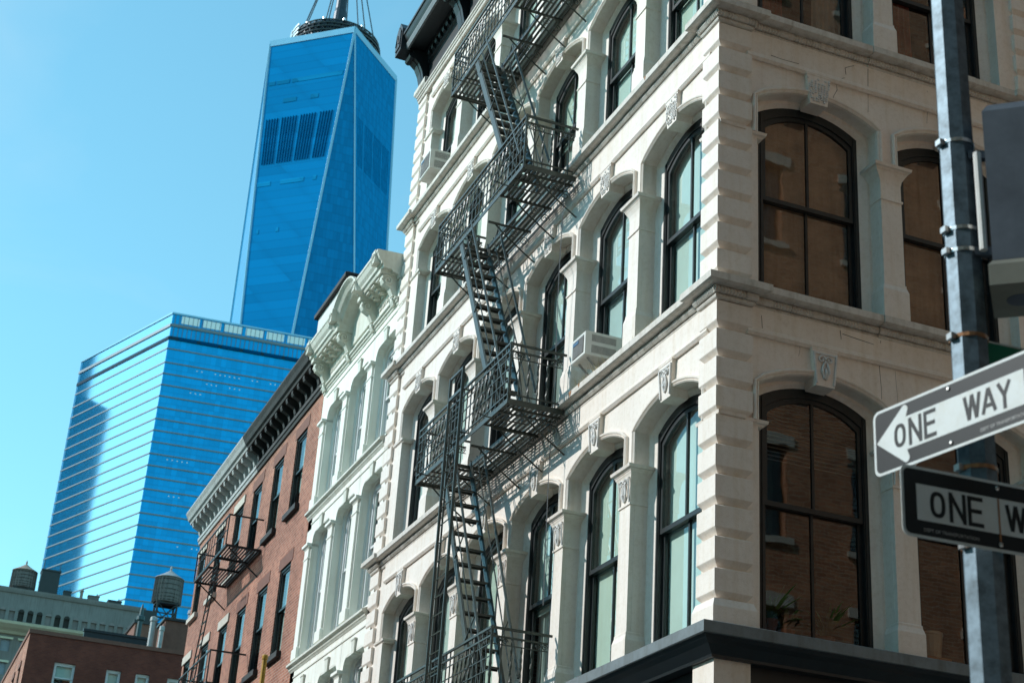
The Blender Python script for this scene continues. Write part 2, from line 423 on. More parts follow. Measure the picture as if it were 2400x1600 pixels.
# ---------------------------------------------------------------- mesh helpers
class MB:
    """collects simple shapes; build() links them as ONE mesh object"""
    def __init__(s):
        s.v, s.f = [], []

    def add(s, vs, fs):
        o = len(s.v)
        s.v += [tuple(p) for p in vs]
        s.f += [tuple(i + o for i in f) for f in fs]
        return s

    def box(s, x0, x1, y0, y1, z0, z1):
        return s.frustum((x0, x1, y0, y1), z0, (x0, x1, y0, y1), z1)

    def frustum(s, a, z0, b, z1):
        vs = [(a[0], a[2], z0), (a[1], a[2], z0), (a[1], a[3], z0), (a[0], a[3], z0),
              (b[0], b[2], z1), (b[1], b[2], z1), (b[1], b[3], z1), (b[0], b[3], z1)]
        return s.add(vs, [(3, 2, 1, 0), (4, 5, 6, 7), (0, 1, 5, 4), (1, 2, 6, 5), (2, 3, 7, 6), (3, 0, 4, 7)])

    def stack(s, levels):
        """levels: list of (x0,x1,y0,y1,z)"""
        vs, fs = [], []
        for (x0, x1, y0, y1, z) in levels:
            vs += [(x0, y0, z), (x1, y0, z), (x1, y1, z), (x0, y1, z)]
        n = len(levels)
        for i in range(n - 1):
            for k in range(4):
                a, b = i * 4 + k, i * 4 + (k + 1) % 4
                fs.append((a, b, b + 4, a + 4))
        fs.append((3, 2, 1, 0))
        fs.append(tuple(range(4 * n - 4, 4 * n)))
        return s.add(vs, fs)

    def prism(s, poly, y0, y1):
        """poly of (x,z) extruded along y"""
        n = len(poly)
        vs = [(x, y0, z) for x, z in poly] + [(x, y1, z) for x, z in poly]
        fs = [tuple(range(n)), tuple(range(2 * n - 1, n - 1, -1))]
        fs += [(i, n + i, n + (i + 1) % n, (i + 1) % n) for i in range(n)]
        return s.add(vs, fs)

    def prism_x(s, poly, x0, x1):
        """poly of (y,z) extruded along x"""
        n = len(poly)
        vs = [(x0, y, z) for y, z in poly] + [(x1, y, z) for y, z in poly]
        fs = [tuple(range(n)), tuple(range(2 * n - 1, n - 1, -1))]
        fs += [(i, n + i, n + (i + 1) % n, (i + 1) % n) for i in range(n)]
        return s.add(vs, fs)

    def bar(s, p0, p1, w, h=None, up=(0, 0, 1)):
        h = h or w
        p0, p1 = Vector(p0), Vector(p1)
        d = (p1 - p0).normalized()
        u = Vector(up)
        if abs(d.dot(u)) > 0.98:
            u = Vector((0, 1, 0))
        a = d.cross(u).normalized() * (w / 2)
        b = a.cross(d).normalized() * (h / 2)
        vs = [p + sa * a + sb * b for p in (p0, p1) for sa, sb in ((-1, -1), (1, -1), (1, 1), (-1, 1))]
        return s.add(vs, [(3, 2, 1, 0), (4, 5, 6, 7), (0, 1, 5, 4), (1, 2, 6, 5), (2, 3, 7, 6), (3, 0, 4, 7)])

    def tube(s, pts, r, n=6, closed=False, radii=None):
        pts = [Vector(p) for p in pts]
        vs, fs = [], []
        prev = None
        N = len(pts)
        for i, p in enumerate(pts):
            a = pts[(i - 1) % N] if (closed or i > 0) else p
            b = pts[(i + 1) % N] if (closed or i < N - 1) else p
            d = (b - a).normalized()
            if prev is None:
                u = Vector((0, 0, 1)) if abs(d.z) < 0.9 else Vector((1, 0, 0))
                prev = (u - d * u.dot(d)).normalized()
            else:
                prev = (prev - d * prev.dot(d)).normalized()
            q = d.cross(prev)
            rr = radii[i] if radii else r
            for k in range(n):
                t = 2 * PI * k / n
                vs.append(p + prev * math.cos(t) * rr + q * math.sin(t) * rr)
        for i in range(N if closed else N - 1):
            j = (i + 1) % N
            for k in range(n):
                fs.append((i * n + k, i * n + (k + 1) % n, j * n + (k + 1) % n, j * n + k))
        if not closed:
            fs.append(tuple(range(n - 1, -1, -1)))
            fs.append(tuple((N - 1) * n + k for k in range(n)))
        return s.add(vs, fs)

    def lathe(s, prof, n, c=(0, 0, 0)):
        vs, fs = [], []
        for r, z in prof:
            for k in range(n):
                t = 2 * PI * k / n
                vs.append((c[0] + r * math.cos(t), c[1] + r * math.sin(t), c[2] + z))
        for i in range(len(prof) - 1):
            for k in range(n):
                fs.append((i * n + k, i * n + (k + 1) % n, (i + 1) * n + (k + 1) % n, (i + 1) * n + k))
        fs.append(tuple(range(n - 1, -1, -1)))
        fs.append(tuple((len(prof) - 1) * n + k for k in range(n)))
        return s.add(vs, fs)

    def sweep(s, prof, path):
        """closed profile of (d,z) swept along a level path of (x,y); d goes to the right of travel, mitred"""
        n = len(prof)
        vs, fs = [], []
        N = len(path)
        nrm = []
        for i in range(N - 1):
            dx, dy = path[i + 1][0] - path[i][0], path[i + 1][1] - path[i][1]
            L = math.hypot(dx, dy)
            nrm.append((dy / L, -dx / L))
        for i, (x, y) in enumerate(path):
            n1 = nrm[max(0, i - 1)]
            n2 = nrm[min(N - 2, i)]
            k = 1 + n1[0] * n2[0] + n1[1] * n2[1]
            mx, my = ((n1[0] + n2[0]) / k, (n1[1] + n2[1]) / k) if k > 0.05 else n2
            vs += [(x + mx * d, y + my * d, z) for d, z in prof]
        for i in range(N - 1):
            for k in range(n):
                fs.append((i * n + k, (i + 1) * n + k, (i + 1) * n + (k + 1) % n, i * n + (k + 1) % n))
        fs.append(tuple(range(n)))
        fs.append(tuple((N - 1) * n + k for k in range(n - 1, -1, -1)))
        return s.add(vs, fs)

    def ribbon(s, prof, pts):
        """profile (offset outward in the XZ plane, y) swept along an XZ path with normals to the left of travel"""
        n = len(prof)
        vs, fs = [], []
        N = len(pts)
        for i, (x, z) in enumerate(pts):
            a, b = pts[max(0, i - 1)], pts[min(N - 1, i + 1)]
            dx, dz = b[0] - a[0], b[1] - a[1]
            L = math.hypot(dx, dz)
            nx, nz = -dz / L, dx / L
            vs += [(x + nx * o, y, z + nz * o) for o, y in prof]
        for i in range(N - 1):
            for k in range(n):
                fs.append((i * n + k, (i + 1) * n + k, (i + 1) * n + (k + 1) % n, i * n + (k + 1) % n))
        fs.append(tuple(range(n)))
        fs.append(tuple((N - 1) * n + k for k in range(n - 1, -1, -1)))
        return s.add(vs, fs)

    def mesh(s, name, mat, smooth=False):
        me = bpy.data.meshes.new(name)
        me.from_pydata(s.v, [], s.f)
        bm = bmesh.new()
        bm.from_mesh(me)
        bmesh.ops.recalc_face_normals(bm, faces=bm.faces)
        bm.to_mesh(me)
        bm.free()
        me.materials.append(MAT[mat] if isinstance(mat, str) else mat)
        if smooth:
            for p in me.polygons:
                p.use_smooth = True
        return me

    def build(s, name, mat, parent=None, loc=(0, 0, 0), rz=0.0, smooth=False):
        return put(s.mesh(name, mat, smooth), name, parent, loc, rz)


def put(me, name, parent=None, loc=(0, 0, 0), rz=0.0, rot=None):
    o = bpy.data.objects.new(name, me)
    COL.objects.link(o)
    o.location = loc
    o.rotation_euler = rot if rot else (0, 0, rz)
    o.parent = parent
    return o


def thing(name, label, cat, loc=(0, 0, 0), rz=0.0, group=None):
    o = bpy.data.objects.new(name, None)
    COL.objects.link(o)
    o.empty_display_size = 0.3
    o.location = loc
    o.rotation_euler = (0, 0, rz)
    tag(o, label, cat, group)
    return o


def tag(o, label, cat, group=None):
    o["label"] = label
    o["category"] = cat
    if group:
        o["group"] = group
    return o


def structure(o):
    o["kind"] = "structure"
    return o


KIDS = {}


def copy_tree(o, parent=None, loc=None, rz=None):
    c = o.copy()
    COL.objects.link(c)
    c.parent = parent
    if loc is not None:
        c.location = loc
    if rz is not None:
        c.rotation_euler = (0, 0, rz)
    for ch in [k for k in o.children]:
        copy_tree(ch, c)
    return c


def arc_head(h, spring, crown, n=16):
    r = crown - spring
    RR = (h * h + r * r) / (2 * r)
    cz = crown - RR
    return [(-h + 2 * h * i / n, cz + math.sqrt(max(0, RR * RR - (-h + 2 * h * i / n) ** 2))) for i in range(n + 1)]


def round_head(h, top, rc, n=6):
    a = [(-h + rc - rc * math.cos(t * PI / 2 / n), top - rc + rc * math.sin(t * PI / 2 / n)) for t in range(n + 1)]
    return a + [(-x, z) for x, z in reversed(a)]


def wall_with_holes(mb, x0, x1, z0, z1, y, holes, depth):
    """flat wall in the XZ plane at y with rectangular holes (hx0,hx1,hz0,hz1); reveals go to y+depth"""
    xs = sorted({x0, x1, *[h[0] for h in holes], *[h[1] for h in holes]})
    zs = sorted({z0, z1, *[h[2] for h in holes], *[h[3] for h in holes]})
    xs = [x for x in xs if x0 <= x <= x1]
    zs = [z for z in zs if z0 <= z <= z1]
    for i in range(len(xs) - 1):
        for j in range(len(zs) - 1):
            cx, cz = (xs[i] + xs[i + 1]) / 2, (zs[j] + zs[j + 1]) / 2
            if any(h[0] < cx < h[1] and h[2] < cz < h[3] for h in holes):
                continue
            mb.add([(xs[i], y, zs[j]), (xs[i + 1], y, zs[j]), (xs[i + 1], y, zs[j + 1]), (xs[i], y, zs[j + 1])], [(0, 1, 2, 3)])
    for a, b, c, d in holes:
        e = y + depth
        for p, q in (((a, c), (a, d)), ((a, d), (b, d)), ((b, d), (b, c)), ((b, c), (a, c))):
            mb.add([(p[0], y, p[1]), (q[0], y, q[1]), (q[0], e, q[1]), (p[0], e, p[1])], [(0, 1, 2, 3)])
    return mb


def scroll_pts(cx, cy, cz, r0, turns=1.6, n=22, plane='xz', flip=1):
    out = []
    for i in range(n + 1):
        t = i / n
        a = turns * 2 * PI * t
        r = r0 * (1 - 0.82 * t)
        p, q = r * math.cos(a) * flip, r * math.sin(a)
        out.append((cx + p, cy, cz + q) if plane == 'xz' else (cx, cy + p, cz + q))
    return out


# ================================================================ THE SETTING
g = MB().add([(-3000, -3000, -0.16), (3000, -3000, -0.16), (3000, 3000, -0.16), (-3000, 3000, -0.16)], [(0, 1, 2, 3)]).build("ground", "asphalt")
structure(g)
rd = MB().add([(-130, -13.5, -0.15), (90, -13.5, -0.15), (90, -4.86, -0.15), (-130, -4.86, -0.15)], [(0, 1, 2, 3)]).build("road", "asphalt")
structure(rd)
mk = MB()
for k in range(7):
    mk.box(3.9, 6.9, -12.6 + k * 1.35, -11.95 + k * 1.35, -0.149, -0.146)
mk.build("crossing_marking", "road_paint", rd)


def pavement(name, x0, x1, y0, y1):
    p = structure(MB().box(x0, x1, y0, y1, -0.3, 0.0).build(name, "pavement"))
    kb = MB()
    for (a, b, c, d) in ((x0 - .15, x1 + .15, y0 - .15, y0), (x0 - .15, x1 + .15, y1, y1 + .15), (x0 - .15, x0, y0, y1), (x1, x1 + .15, y0, y1)):
        kb.box(a, b, c, d, -0.3, 0.003)
    kb.build("kerb", "kerb", p)
    return p


pavement("pavement", -52.0, 3.2, -3.45, 40)
pavement("pavement", 9.25, 60.0, -4.7, 60)
pavement("pavement", 9.25, 74.0, -30, -13.65)
pavement("pavement", -130.0, 3.2, -30, -13.65)

# ================================================================ CORNER BUILDING
BL = thing("corner_building", "white painted cast iron corner building with arched windows and rusticated quoins", "building")
SUNF = PI          # rotation of pieces on the sunlit face: local x -> -x, local y -> -y (outward)
SIDF = -PI / 2     # on the shaded side face: local x -> -y, local y -> +x (outward)
LEN, SIDE = 13.72, 5.22
BAYS_S = [1.31 + 2.1 * i for i in range(6)]
BAYS_R = [1.48, 3.58]
PIL_S = [0.26 + 2.1 * i for i in range(7)]
PIL_R = [0.43, 2.53, 4.63]
FL = [  # sill, cap top, spring, crown of the wall opening, frieze bead, course underside, meeting rail
    dict(z0=6.10, cap=8.66, spr=9.13, crn=9.37, fri=9.73, top=10.07, meet=7.77),
    dict(z0=10.40, cap=12.59, spr=13.12, crn=13.36, fri=13.68, top=14.07, meet=11.83),
    dict(z0=14.40, cap=16.26, spr=16.72, crn=16.95, fri=17.22, top=17.52, meet=15.67),
    dict(z0=17.85, cap=19.62, spr=20.08, crn=20.30, fri=20.52, top=20.82, meet=18.95),
]
HALF, LIP, LIN = 0.89, 0.85, 0.745


def at_s(u, z=0.0):
    return (-u, 0, z)


def at_r(u, z=0.0):
    return (0, u, z)


PLACES = [(at_s, SUNF, u) for u in BAYS_S] + [(at_r, SIDF, u) for u in BAYS_R]


def panel_mesh(F, fi):
    mb = MB()
    z0 = F['z0'] - 0.02
    head = arc_head(HALF, F['spr'], F['crn'])
    lip = arc_head(LIP, F['spr'] - 0.03, F['crn'] - 0.035)
    lin = arc_head(LIN, F['spr'] - 0.05, F['crn'] - 0.07)
    D, D1, D2, D3 = -0.06, -0.24, -0.29, -0.45
    top = F['top'] + 0.02
    for s in (-1, 1):
        mb.add([(s * 1.05, D, z0), (s * HALF, D, z0), (s * HALF, D, F['spr']), (s * 1.05, D, F['spr'])], [(0, 1, 2, 3)])
        mb.add([(s * 1.05, D, F['spr']), (s * HALF, D, F['spr']), (s * HALF, D, top), (s * 1.05, D, top)], [(0, 1, 2, 3)])
    for a, b in zip(head[:-1], head[1:]):
        mb.add([(a[0], D, a[1]), (b[0], D, b[1]), (b[0], D, top), (a[0], D, top)], [(0, 1, 2, 3)])
    outl = [(-HALF, z0)] + head + [(HALF, z0)]
    lpl = [(-LIP, z0)] + lip + [(LIP, z0)]
    inl = [(-LIN, z0)] + lin + [(LIN, z0)]
    for (o1, y1, o2, y2) in ((outl, D, outl, D1), (outl, D1, lpl, D1), (lpl, D1, inl, D2), (inl, D2, inl, D3)):
        for i in range(len(outl) - 1):
            a, b, c, d = o1[i], o1[i + 1], o2[i + 1], o2[i]
            mb.add([(a[0], y1, a[1]), (b[0], y1, b[1]), (c[0], y2, c[1]), (d[0], y2, d[1])], [(0, 1, 2, 3)])
    # frieze: the wall above the bead stands a little proud
    mb.prism_x([(D - .01, F['fri']), (D + .03, F['fri'] - .005), (D + .055, F['fri'] + .03), (D + .05, F['fri'] + .07), (D + .035, F['fri'] + .09), (D + .035, top), (D - .01, top)], -1.05, 1.05)
    return mb.mesh("wall_panel", "white")


def hood_mesh(F):
    o = 0.0
    head = arc_head(HALF, F['spr'], F['crn'], 20)
    pts = [(-HALF, F['cap'] - 0.02)] + head + [(HALF, F['cap'] - 0.02)]
    prof = [(0.004, -0.065), (0.004, -0.035), (0.022, -0.02), (0.034, -0.03), (0.046, -0.012), (0.064, -0.008), (0.080, -0.025), (0.082, -0.065)]
    return MB().ribbon(prof, pts).mesh("arch_hood", "white")


def keystone_meshes(F, fi):
    zb, zt = F['crn'] - 0.12, F['fri'] + 0.01
    b, t = 0.13, 0.178
    mb = MB()
    mb.stack([(-b, b, -0.25, -0.008, zb), (-t, t, -0.25, 0.0, zt - 0.02), (-t - .008, t + .008, -0.1, 0.006, zt - 0.02), (-t - .008, t + .008, -0.1, 0.006, zt)])
    body = mb.mesh("keystone", "white")
    orn = MB()
    h = zt - zb
    y = 0.002
    if fi == 0:   # framed panel with a leaf spray
        for s in (-1, 1):
            orn.bar((s * (b - .012), y, zb + .03), (s * (t - .02), y + .008, zt - .06), .022, .022, (0, 1, 0))
            orn.tube(scroll_pts(s * .052, y + .008, zb + h * .70, .052, 1.2, 14, 'xz', -s), .014, 5)
            orn.tube([(s * .012, y, zb + h * .2), (s * .05, y + .014, zb + h * .38), (s * .03, y + .01, zb + h * .55), (0, y + .005, zb + h * .66)], .016, 5)
        orn.bar((-t + .02, y, zt - .07), (t - .02, y, zt - .07), .022, .022, (0, 1, 0))
        orn.tube([(0, y, zb + h * .16), (0, y + .018, zb + h * .34), (0, y + .006, zb + h * .5)], .02, 6, radii=[.006, .024, .01])
    else:         # vermiculated panel
        rnd = random.Random(fi)
        for i in range(7):
            for j in range(11):
                zz = zb + .05 + (h - .12) * j / 10
                w = (b - .02) + (t - b) * j / 10
                xx = -w + 2 * w * i / 6 + rnd.uniform(-.008, .008)
                if rnd.random() < .8:
                    orn.box(xx - .012, xx + .012, y - .02, y + rnd.uniform(.004, .014), zz - .012, zz + rnd.uniform(.004, .016))
    return body, orn.mesh("ornament", "carved")


def pilaster_meshes(F, fi):
    z0, c = F['z0'] - 0.02, F['cap']
    w = 0.155
    mb = MB()
    ph = 0.40 if fi else 0.34
    neck = c - 0.52
    mb.stack([(-w - .035, w + .035, -0.26, 0.03, z0), (-w - .035, w + .035, -0.26, 0.03, z0 + ph), (-w - .01, w + .01, -0.26, 0.012, z0 + ph + .07),
              (-w - .01, w + .01, -.26, .012, z0 + ph + .10), (-w, w, -0.26, 0.0, z0 + ph + .11), (-w, w, -0.26, 0.0, neck), (-w - .016, w + .016, -.26, .016, neck + .008),
              (-w - .016, w + .016, -.26, .016, neck + .035), (-w, w, -.26, 0, neck + .045), (-w, w, -.26, 0.0, c - .26),
              (-w - .015, w + .015, -.26, .008, c - .19), (-w - .06, w + .06, -.26, .03, c - .12), (-w - .075, w + .075, -.26, .04, c - .10), (-w - .075, w + .075, -.26, .04, c - .085)])
    shaft = mb.mesh("pilaster", "white")
    cp = MB()
    cp.stack([(-.235, .235, -.27, .045, c - .085), (-.25, .25, -.27, .06, c - .06), (-.275, .275, -.27, .085, c - .05), (-.285, .285, -.27, .095, c - .012), (-.255, .255, -.27, .06, c)])
    cap = cp.mesh("capital", "white")
    orn = None
    if fi == 0:
        om = MB()
        y = .012
        for s in (-1, 1):
            om.tube(scroll_pts(s * .062, y + .018, c - .20, .055, 1.1, 14, 'xz', -s), .014, 5)
            om.tube([(s * .135, y, c - .48), (s * .13, y + .008, c - .30), (s * .15, y + .02, c - .15)], .012, 5)
            om.tube([(s * .015, y, c - .44), (s * .06, y + .015, c - .36), (s * .035, y + .01, c - .27), (s * .01, y + .006, c - .2)], .015, 5)
        om.tube([(0, y, c - .46), (0, y + .02, c - .37), (0, y + .01, c - .25)], .02, 6, radii=[.006, .026, .008])
        orn = om.mesh("ornament", "carved")
    return shaft, cap, orn


def ring_faces(mb, out, inn, y0, y1):
    """frame between two open XZ outlines from y0 (back) to y1 (front)"""
    for i in range(len(out) - 1):
        a, b, c, d = out[i], out[i + 1], inn[i + 1], inn[i]
        mb.add([(p[0], y, p[1]) for y in (y0, y1) for p in (a, b, c, d)],
               [(0, 1, 2, 3), (4, 5, 6, 7), (0, 1, 5, 4), (2, 3, 7, 6)])
    for k in (0, -1):
        a, d = out[k], inn[k]
        mb.add([(a[0], y0, a[1]), (d[0], y0, d[1]), (d[0], y1, d[1]), (a[0], y1, a[1])], [(0, 1, 2, 3)])


def arched_window_meshes(F):
    z0 = F['z0'] - 0.01
    s1, c1 = F['spr'] - .05, F['crn'] - .07
    mt = F['meet']

    def outline(ins, dz):
        return arc_head(LIN - ins, s1 - dz, c1 - dz * .95, 12)
    o0, o1, o2 = outline(-.012, -.012), outline(.07, .12), outline(.12, .18)
    fr = MB()
    ring_faces(fr, [(-LIN - .012, z0)] + o0 + [(LIN + .012, z0)], [(-LIN + .07, z0)] + o1 + [(LIN - .07, z0)], -.43, -.292)
    fr.box(-LIN, LIN, -.43, -.25, z0 - .01, z0 + .06)
    fr.box(-LIN + .035, -LIN + .055, -.30, -.28, z0, s1)
    fr.box(LIN - .055, LIN - .035, -.30, -.28, z0, s1)
    w1, w2 = LIN - .07, LIN - .12
    up = MB()
    ring_faces(up, [(-w1, mt)] + o1 + [(w1, mt)], [(-w2, mt)] + o2 + [(w2, mt)], -.355, -.312)
    up.box(-w1, w1, -.357, -.310, mt - .03, mt + .03)
    up.box(-.017, .017, -.352, -.315, mt + .03, o2[6][1] + .02)
    lo = MB()
    for s in (-1, 1):
        lo.box(min(s * w1, s * w2), max(s * w1, s * w2), -.405, -.360, z0 + .06, mt + .03)
    lo.box(-w2, w2, -.405, -.360, z0 + .06, z0 + .16)
    lo.box(-w2, w2, -.405, -.360, mt - .025, mt + .03)
    lo.box(-.017, .017, -.40, -.363, z0 + .16, mt)
    hl = [p for p in o2 if p[0] <= .0001]
    pl = MB().prism([(-w2, mt + .03)] + hl + [(0, mt + .03)], -.338, -.333).mesh("pane", "glass")
    hr = [p for p in o2 if p[0] >= -.0001]
    pr_ = MB().prism([(0, mt + .03)] + hr + [(w2, mt + .03)], -.338, -.333).mesh("pane", "glass")
    ll = MB().box(-w2, 0, -.386, -.381, z0 + .15, mt).mesh("pane", "glass")
    lr = MB().box(0, w2, -.386, -.381, z0 + .15, mt).mesh("pane", "glass")
    return fr.mesh("window", "frame"), up.mesh("upper_sash", "frame"), lo.mesh("lower_sash", "frame"), [pl, pr_, ll, lr]


def drape_mesh(x0, x1, z0, z1, y, amp, folds, mat, top_narrow=0.0):
    """hanging cloth with folds"""
    mb = MB()
    n = folds * 6
    vs, fs = [], []
    for j in range(5):
        t = j / 4
        z = z0 + (z1 - z0) * t
        for i in range(n + 1):
            s = i / n
            xx = x0 + (x1 - x0) * s
            xx += (0.5 - s) * top_narrow * t
            vs.append((xx, y + amp * math.sin(s * folds * 2 * PI + 1.2 * t), z))
    for j in range(4):
        for i in range(n):
            a = j * (n + 1) + i
            fs.append((a, a + 1, a + n + 2, a + n + 1))
    mb.add(vs, fs)
    return mb.mesh("curtain", mat, True)


MESH = []
for fi, F in enumerate(FL):
    MESH.append(dict(panel=panel_mesh(F, fi), hood=hood_mesh(F), key=keystone_meshes(F, fi), pil=pilaster_meshes(F, fi), win=arched_window_meshes(F)))


def side_glass(me):
    c = me.copy()
    c.materials[0] = MAT["glass_side"]
    return c


rnd = random.Random(3)
for fi, F in enumerate(FL):
    Q = MESH[fi]
    sg = [side_glass(p) for p in Q['win'][3]]
    z0, mt, cr = F['z0'], F['meet'], F['crn'] - .1
    for bi, (fn, rz, u) in enumerate(PLACES):
        side = rz == SIDF
        L = fn(u)
        put(Q['panel'], "wall_panel", BL, L, rz)
        put(Q['hood'], "arch_hood", BL, L, rz)
        ks = put(Q['key'][0], "keystone", BL, L, rz)
        put(Q['key'][1], "ornament", ks)["kind"] = "stuff"
        w = put(Q['win'][0], "window", BL, L, rz)
        put(Q['win'][1], "upper_sash", w)
        put(Q['win'][2], "lower_sash", w)
        for p in (sg if side else Q['win'][3]):
            put(p, "pane", w)
        # what hangs behind the glass
        if not side:
            low = z0 + .05
            low = z0 + .05 + (rnd.choice((0, 0, 0, .12, .35)) if bi not in (0, 1) else 0)
            if bi == 2 and fi in (0, 1, 2):
                low = mt - .12                       # shade drawn half way, dark room below
            if bi == 3 and fi == 1:
                low = mt + .2
            MB().box(-.735, .735, -.445, -.435, low, F['crn'] - .03).build("roller_shade", ("shade", "shade_blue", "shade_warm", "shade")[(bi * 2 + fi * 3) % 4], w)
            if bi in (2, 4) or (bi + fi) % 4 == 3:
                put(drape_mesh(.05, .72, z0, F['crn'] - .05, -.50, .02, 6, "curtain", .15), "curtain", w)
        else:
            if fi == 1:
                MB().box(-.735, .735, -.445, -.435, z0, F['crn'] - .03).build("roller_shade", "tan", w)
            elif fi == 2:
                put(drape_mesh(-.72, -.22, z0, F['crn'] - .05, -.52, .03, 5, "curtain", .1), "curtain", w)
                put(drape_mesh(.22, .72, z0, F['crn'] - .05, -.52, .03, 5, "curtain_red", .1), "curtain", w)
            elif fi == 0:
                bl = MB()
                for k in range(16):
                    zz = cr - .12 - k * .052
                    bl.add([(-.70, -.46, zz), (.70, -.46, zz), (.70, -.495, zz + .03), (-.70, -.495, zz + .03)], [(0, 1, 2, 3)])
                if bi == 6:
                    bl.build("venetian_blind", "grey_metal", w)
    for fn, rz, us in ((at_s, SUNF, PIL_S), (at_r, SIDF, PIL_R)):
        for u in us:
            if u in (us[0], us[-1]):       # half hidden beside the quoins: only the impost shows
                L = Vector(fn(u))
                L += Vector((0, .115, 0)) if rz == SUNF else Vector((-.115, 0, 0))
                put(Q['pil'][1], "impost", BL, tuple(L), rz)
                continue
            p = put(Q['pil'][0], "pilaster", BL, fn(u), rz)
            put(Q['pil'][1], "capital", p)
            if Q['pil'][2]:
                put(Q['pil'][2], "ornament", p)["kind"] = "stuff"

# solid end strips of wall behind the quoins
MB().box(-LEN + .06, -12.86, .06, .5, 6.08, 21.0).build("wall_strip", "white", BL)
MB().box(-.262, -.06, .06, .432, 6.08, 21.0).build("wall_strip", "white", BL)
MB().box(-.5, -.06, 4.628, SIDE - .06, 6.08, 21.0).build("wall_strip", "white", BL)

CRK = [[(1.72, 13.36), (1.74, 13.48), (1.80, 13.60), (1.79, 13.68), (1.86, 13.78), (1.90, 13.80)], [(1.92, 13.86), (1.91, 13.96), (1.97, 14.00), (2.05, 14.04)], [(2.27, 13.4), (2.28, 13.62), (2.26, 13.79), (2.27, 14.06)],
       [(1.15, 9.60), (1.17, 9.70), (1.16, 9.76)], [(1.72, 9.82), (1.73, 9.95), (1.72, 10.06)], [(1.75, 10.02), (1.95, 10.0), (2.2, 9.98)], [(2.30, 9.0), (2.31, 9.4), (2.29, 9.75), (2.30, 10.05)], [(2.52, 8.9), (2.54, 9.3), (2.52, 9.7)], [(.78, 13.80), (.95, 13.79), (1.2, 13.80)],
       [(3.2, 13.5), (3.22, 13.7), (3.21, 14.0)], [(.62, 10.0), (.63, 9.84), (.66, 9.75)]]
for ln in CRK:
    MB().tube([((-.024 if z > 13.77 or 9.82 < z < 13 else -.0605), y, z) for y, z in ln], .003, 4, radii=[.0015 + .003 * rnd.random() for _ in ln]).build("crack", "room_dark", BL)

# quoins: one block for each course, chamfered below
ZQ = []
for za, zb in ((6.42, 10.07), (10.40, 14.07), (14.40, 17.52), (17.85, 20.95)):
    n = round((zb - za) / .362)
    ZQ += [(za + (zb - za) * k / n, (zb - za) / n) for k in range(n)]


def quoin_mesh(x0, x1, y0, y1, h, faces):
    i = .072
    L = i if 'l' in faces else 0
    Rr = i if 'r' in faces else 0
    Fr = i if 'f' in faces else 0
    Bk = i if 'b' in faces else 0
    q = lambda k: (x0 + L * k, x1 - Rr * k, y0 + Fr * k, y1 - Bk * k)
    return MB().stack([(*q(1.0), 0), (*q(.92), .012), (*q(.10), .086), (*q(0), .098), (*q(0), h - .018), (*q(.25), h - .006), (*q(1.0), h - .004), (*q(1.0), h)]).mesh("quoin_block", "white")


QC = {}
for z, h in ZQ:
    key = round(h, 4)
    if key not in QC:
        QC[key] = (quoin_mesh(-.43, 0, 0, .485, h, 'lrfb'), quoin_mesh(-LEN, -LEN + .54, 0, .4, h, 'lrf'), quoin_mesh(-.4, 0, 4.74, SIDE, h, 'rfb'))
    for k, me in enumerate(QC[key]):
        put(me, "quoin_block", BL, (0, 0, z))
pl = MB()
for (a, b, c, d) in ((-.47, .03, -.03, .52), (-LEN - .03, -LEN + .58, -.03, .4), (-.4, .03, 4.70, SIDE + .03)):
    MB().stack([(a, b, c, d, 6.06), (a, b, c, d, 6.34), (a + .03, b - .03, c + .03, d - (.03 if d != .4 else 0), 6.43)]).build("quoin_plinth", "white", BL)

# string courses: fascia with a rope moulding under it, broken forward at the quoins
PATH = [(-LEN - .0, .35), (-LEN - .0, -.05), (-13.14, -.05), (-13.14, 0.0), (-.48, 0.0), (-.48, -.05), (.05, -.05), (.05, .535), (0.0, .535), (0, 1.02)]
PATHS_R = [[(-.004, 1.026), (-.004, 2.26)], [(.008, 2.268), (.008, 3.9)], [(0, 3.907), (0, 4.69), (.05, 4.69), (.05, SIDE + .03), (-.15, SIDE + .03)]]
for zb in (10.07, 14.07, 17.52):
    prof = [(-.12, 0), (-.055, 0), (-.032, .010), (-.020, .034), (-.030, .058), (-.045, .064), (-.05, .150), (.085, .155), (.115, .165), (.13, .175), (.13, .262), (-.03, .335), (-.12, .34)]
    prof = [(d, z + zb) for d, z in prof]
    for pt in [PATH] + PATHS_R:
        sc = MB().sweep(prof, pt).build("string_course", "white_soft", BL)
        rp = MB()
        for a, b in zip(pt[:-1], pt[1:]):
            L = math.hypot(b[0] - a[0], b[1] - a[1])
            if L < .2:
                continue
            n = int(L / .021)
            nx, ny = (b[1] - a[1]) / L, -(b[0] - a[0]) / L
            ph = rnd.uniform(0, 6)
            pts, rad = [], []
            for i in range(n + 1):
                s = i / n
                x, y = a[0] + (b[0] - a[0]) * s, a[1] + (b[1] - a[1]) * s
                pts.append((x - nx * .022, y - ny * .022, zb + .108))
                wv = math.sin(s * L * 9 + ph) + .6 * math.sin(s * L * 23 + ph * 2)
                rad.append(.050 - (.010 if (i % 2 and wv > -.4) else 0))
            rp.tube(pts, .04, 7, radii=rad)
        rp.build("rope_moulding", "white_soft", sc)

for x, z, w, h in ((-4.02, 10.25, .05, .10), (-3.72, 10.26, .03, .07), (-9.3, 14.24, .04, .09), (-1.9, 14.25, .03, .06)):
    MB().prism([(-w, z + .075), (w, z + .075), (w * .6, z + .075 - h * .5), (0, z + .075 - h), (-w * .5, z + .075 - h * .4)], -.1338, -.1300).build("rust_stain", "rust", BL, (x, 0, 0))

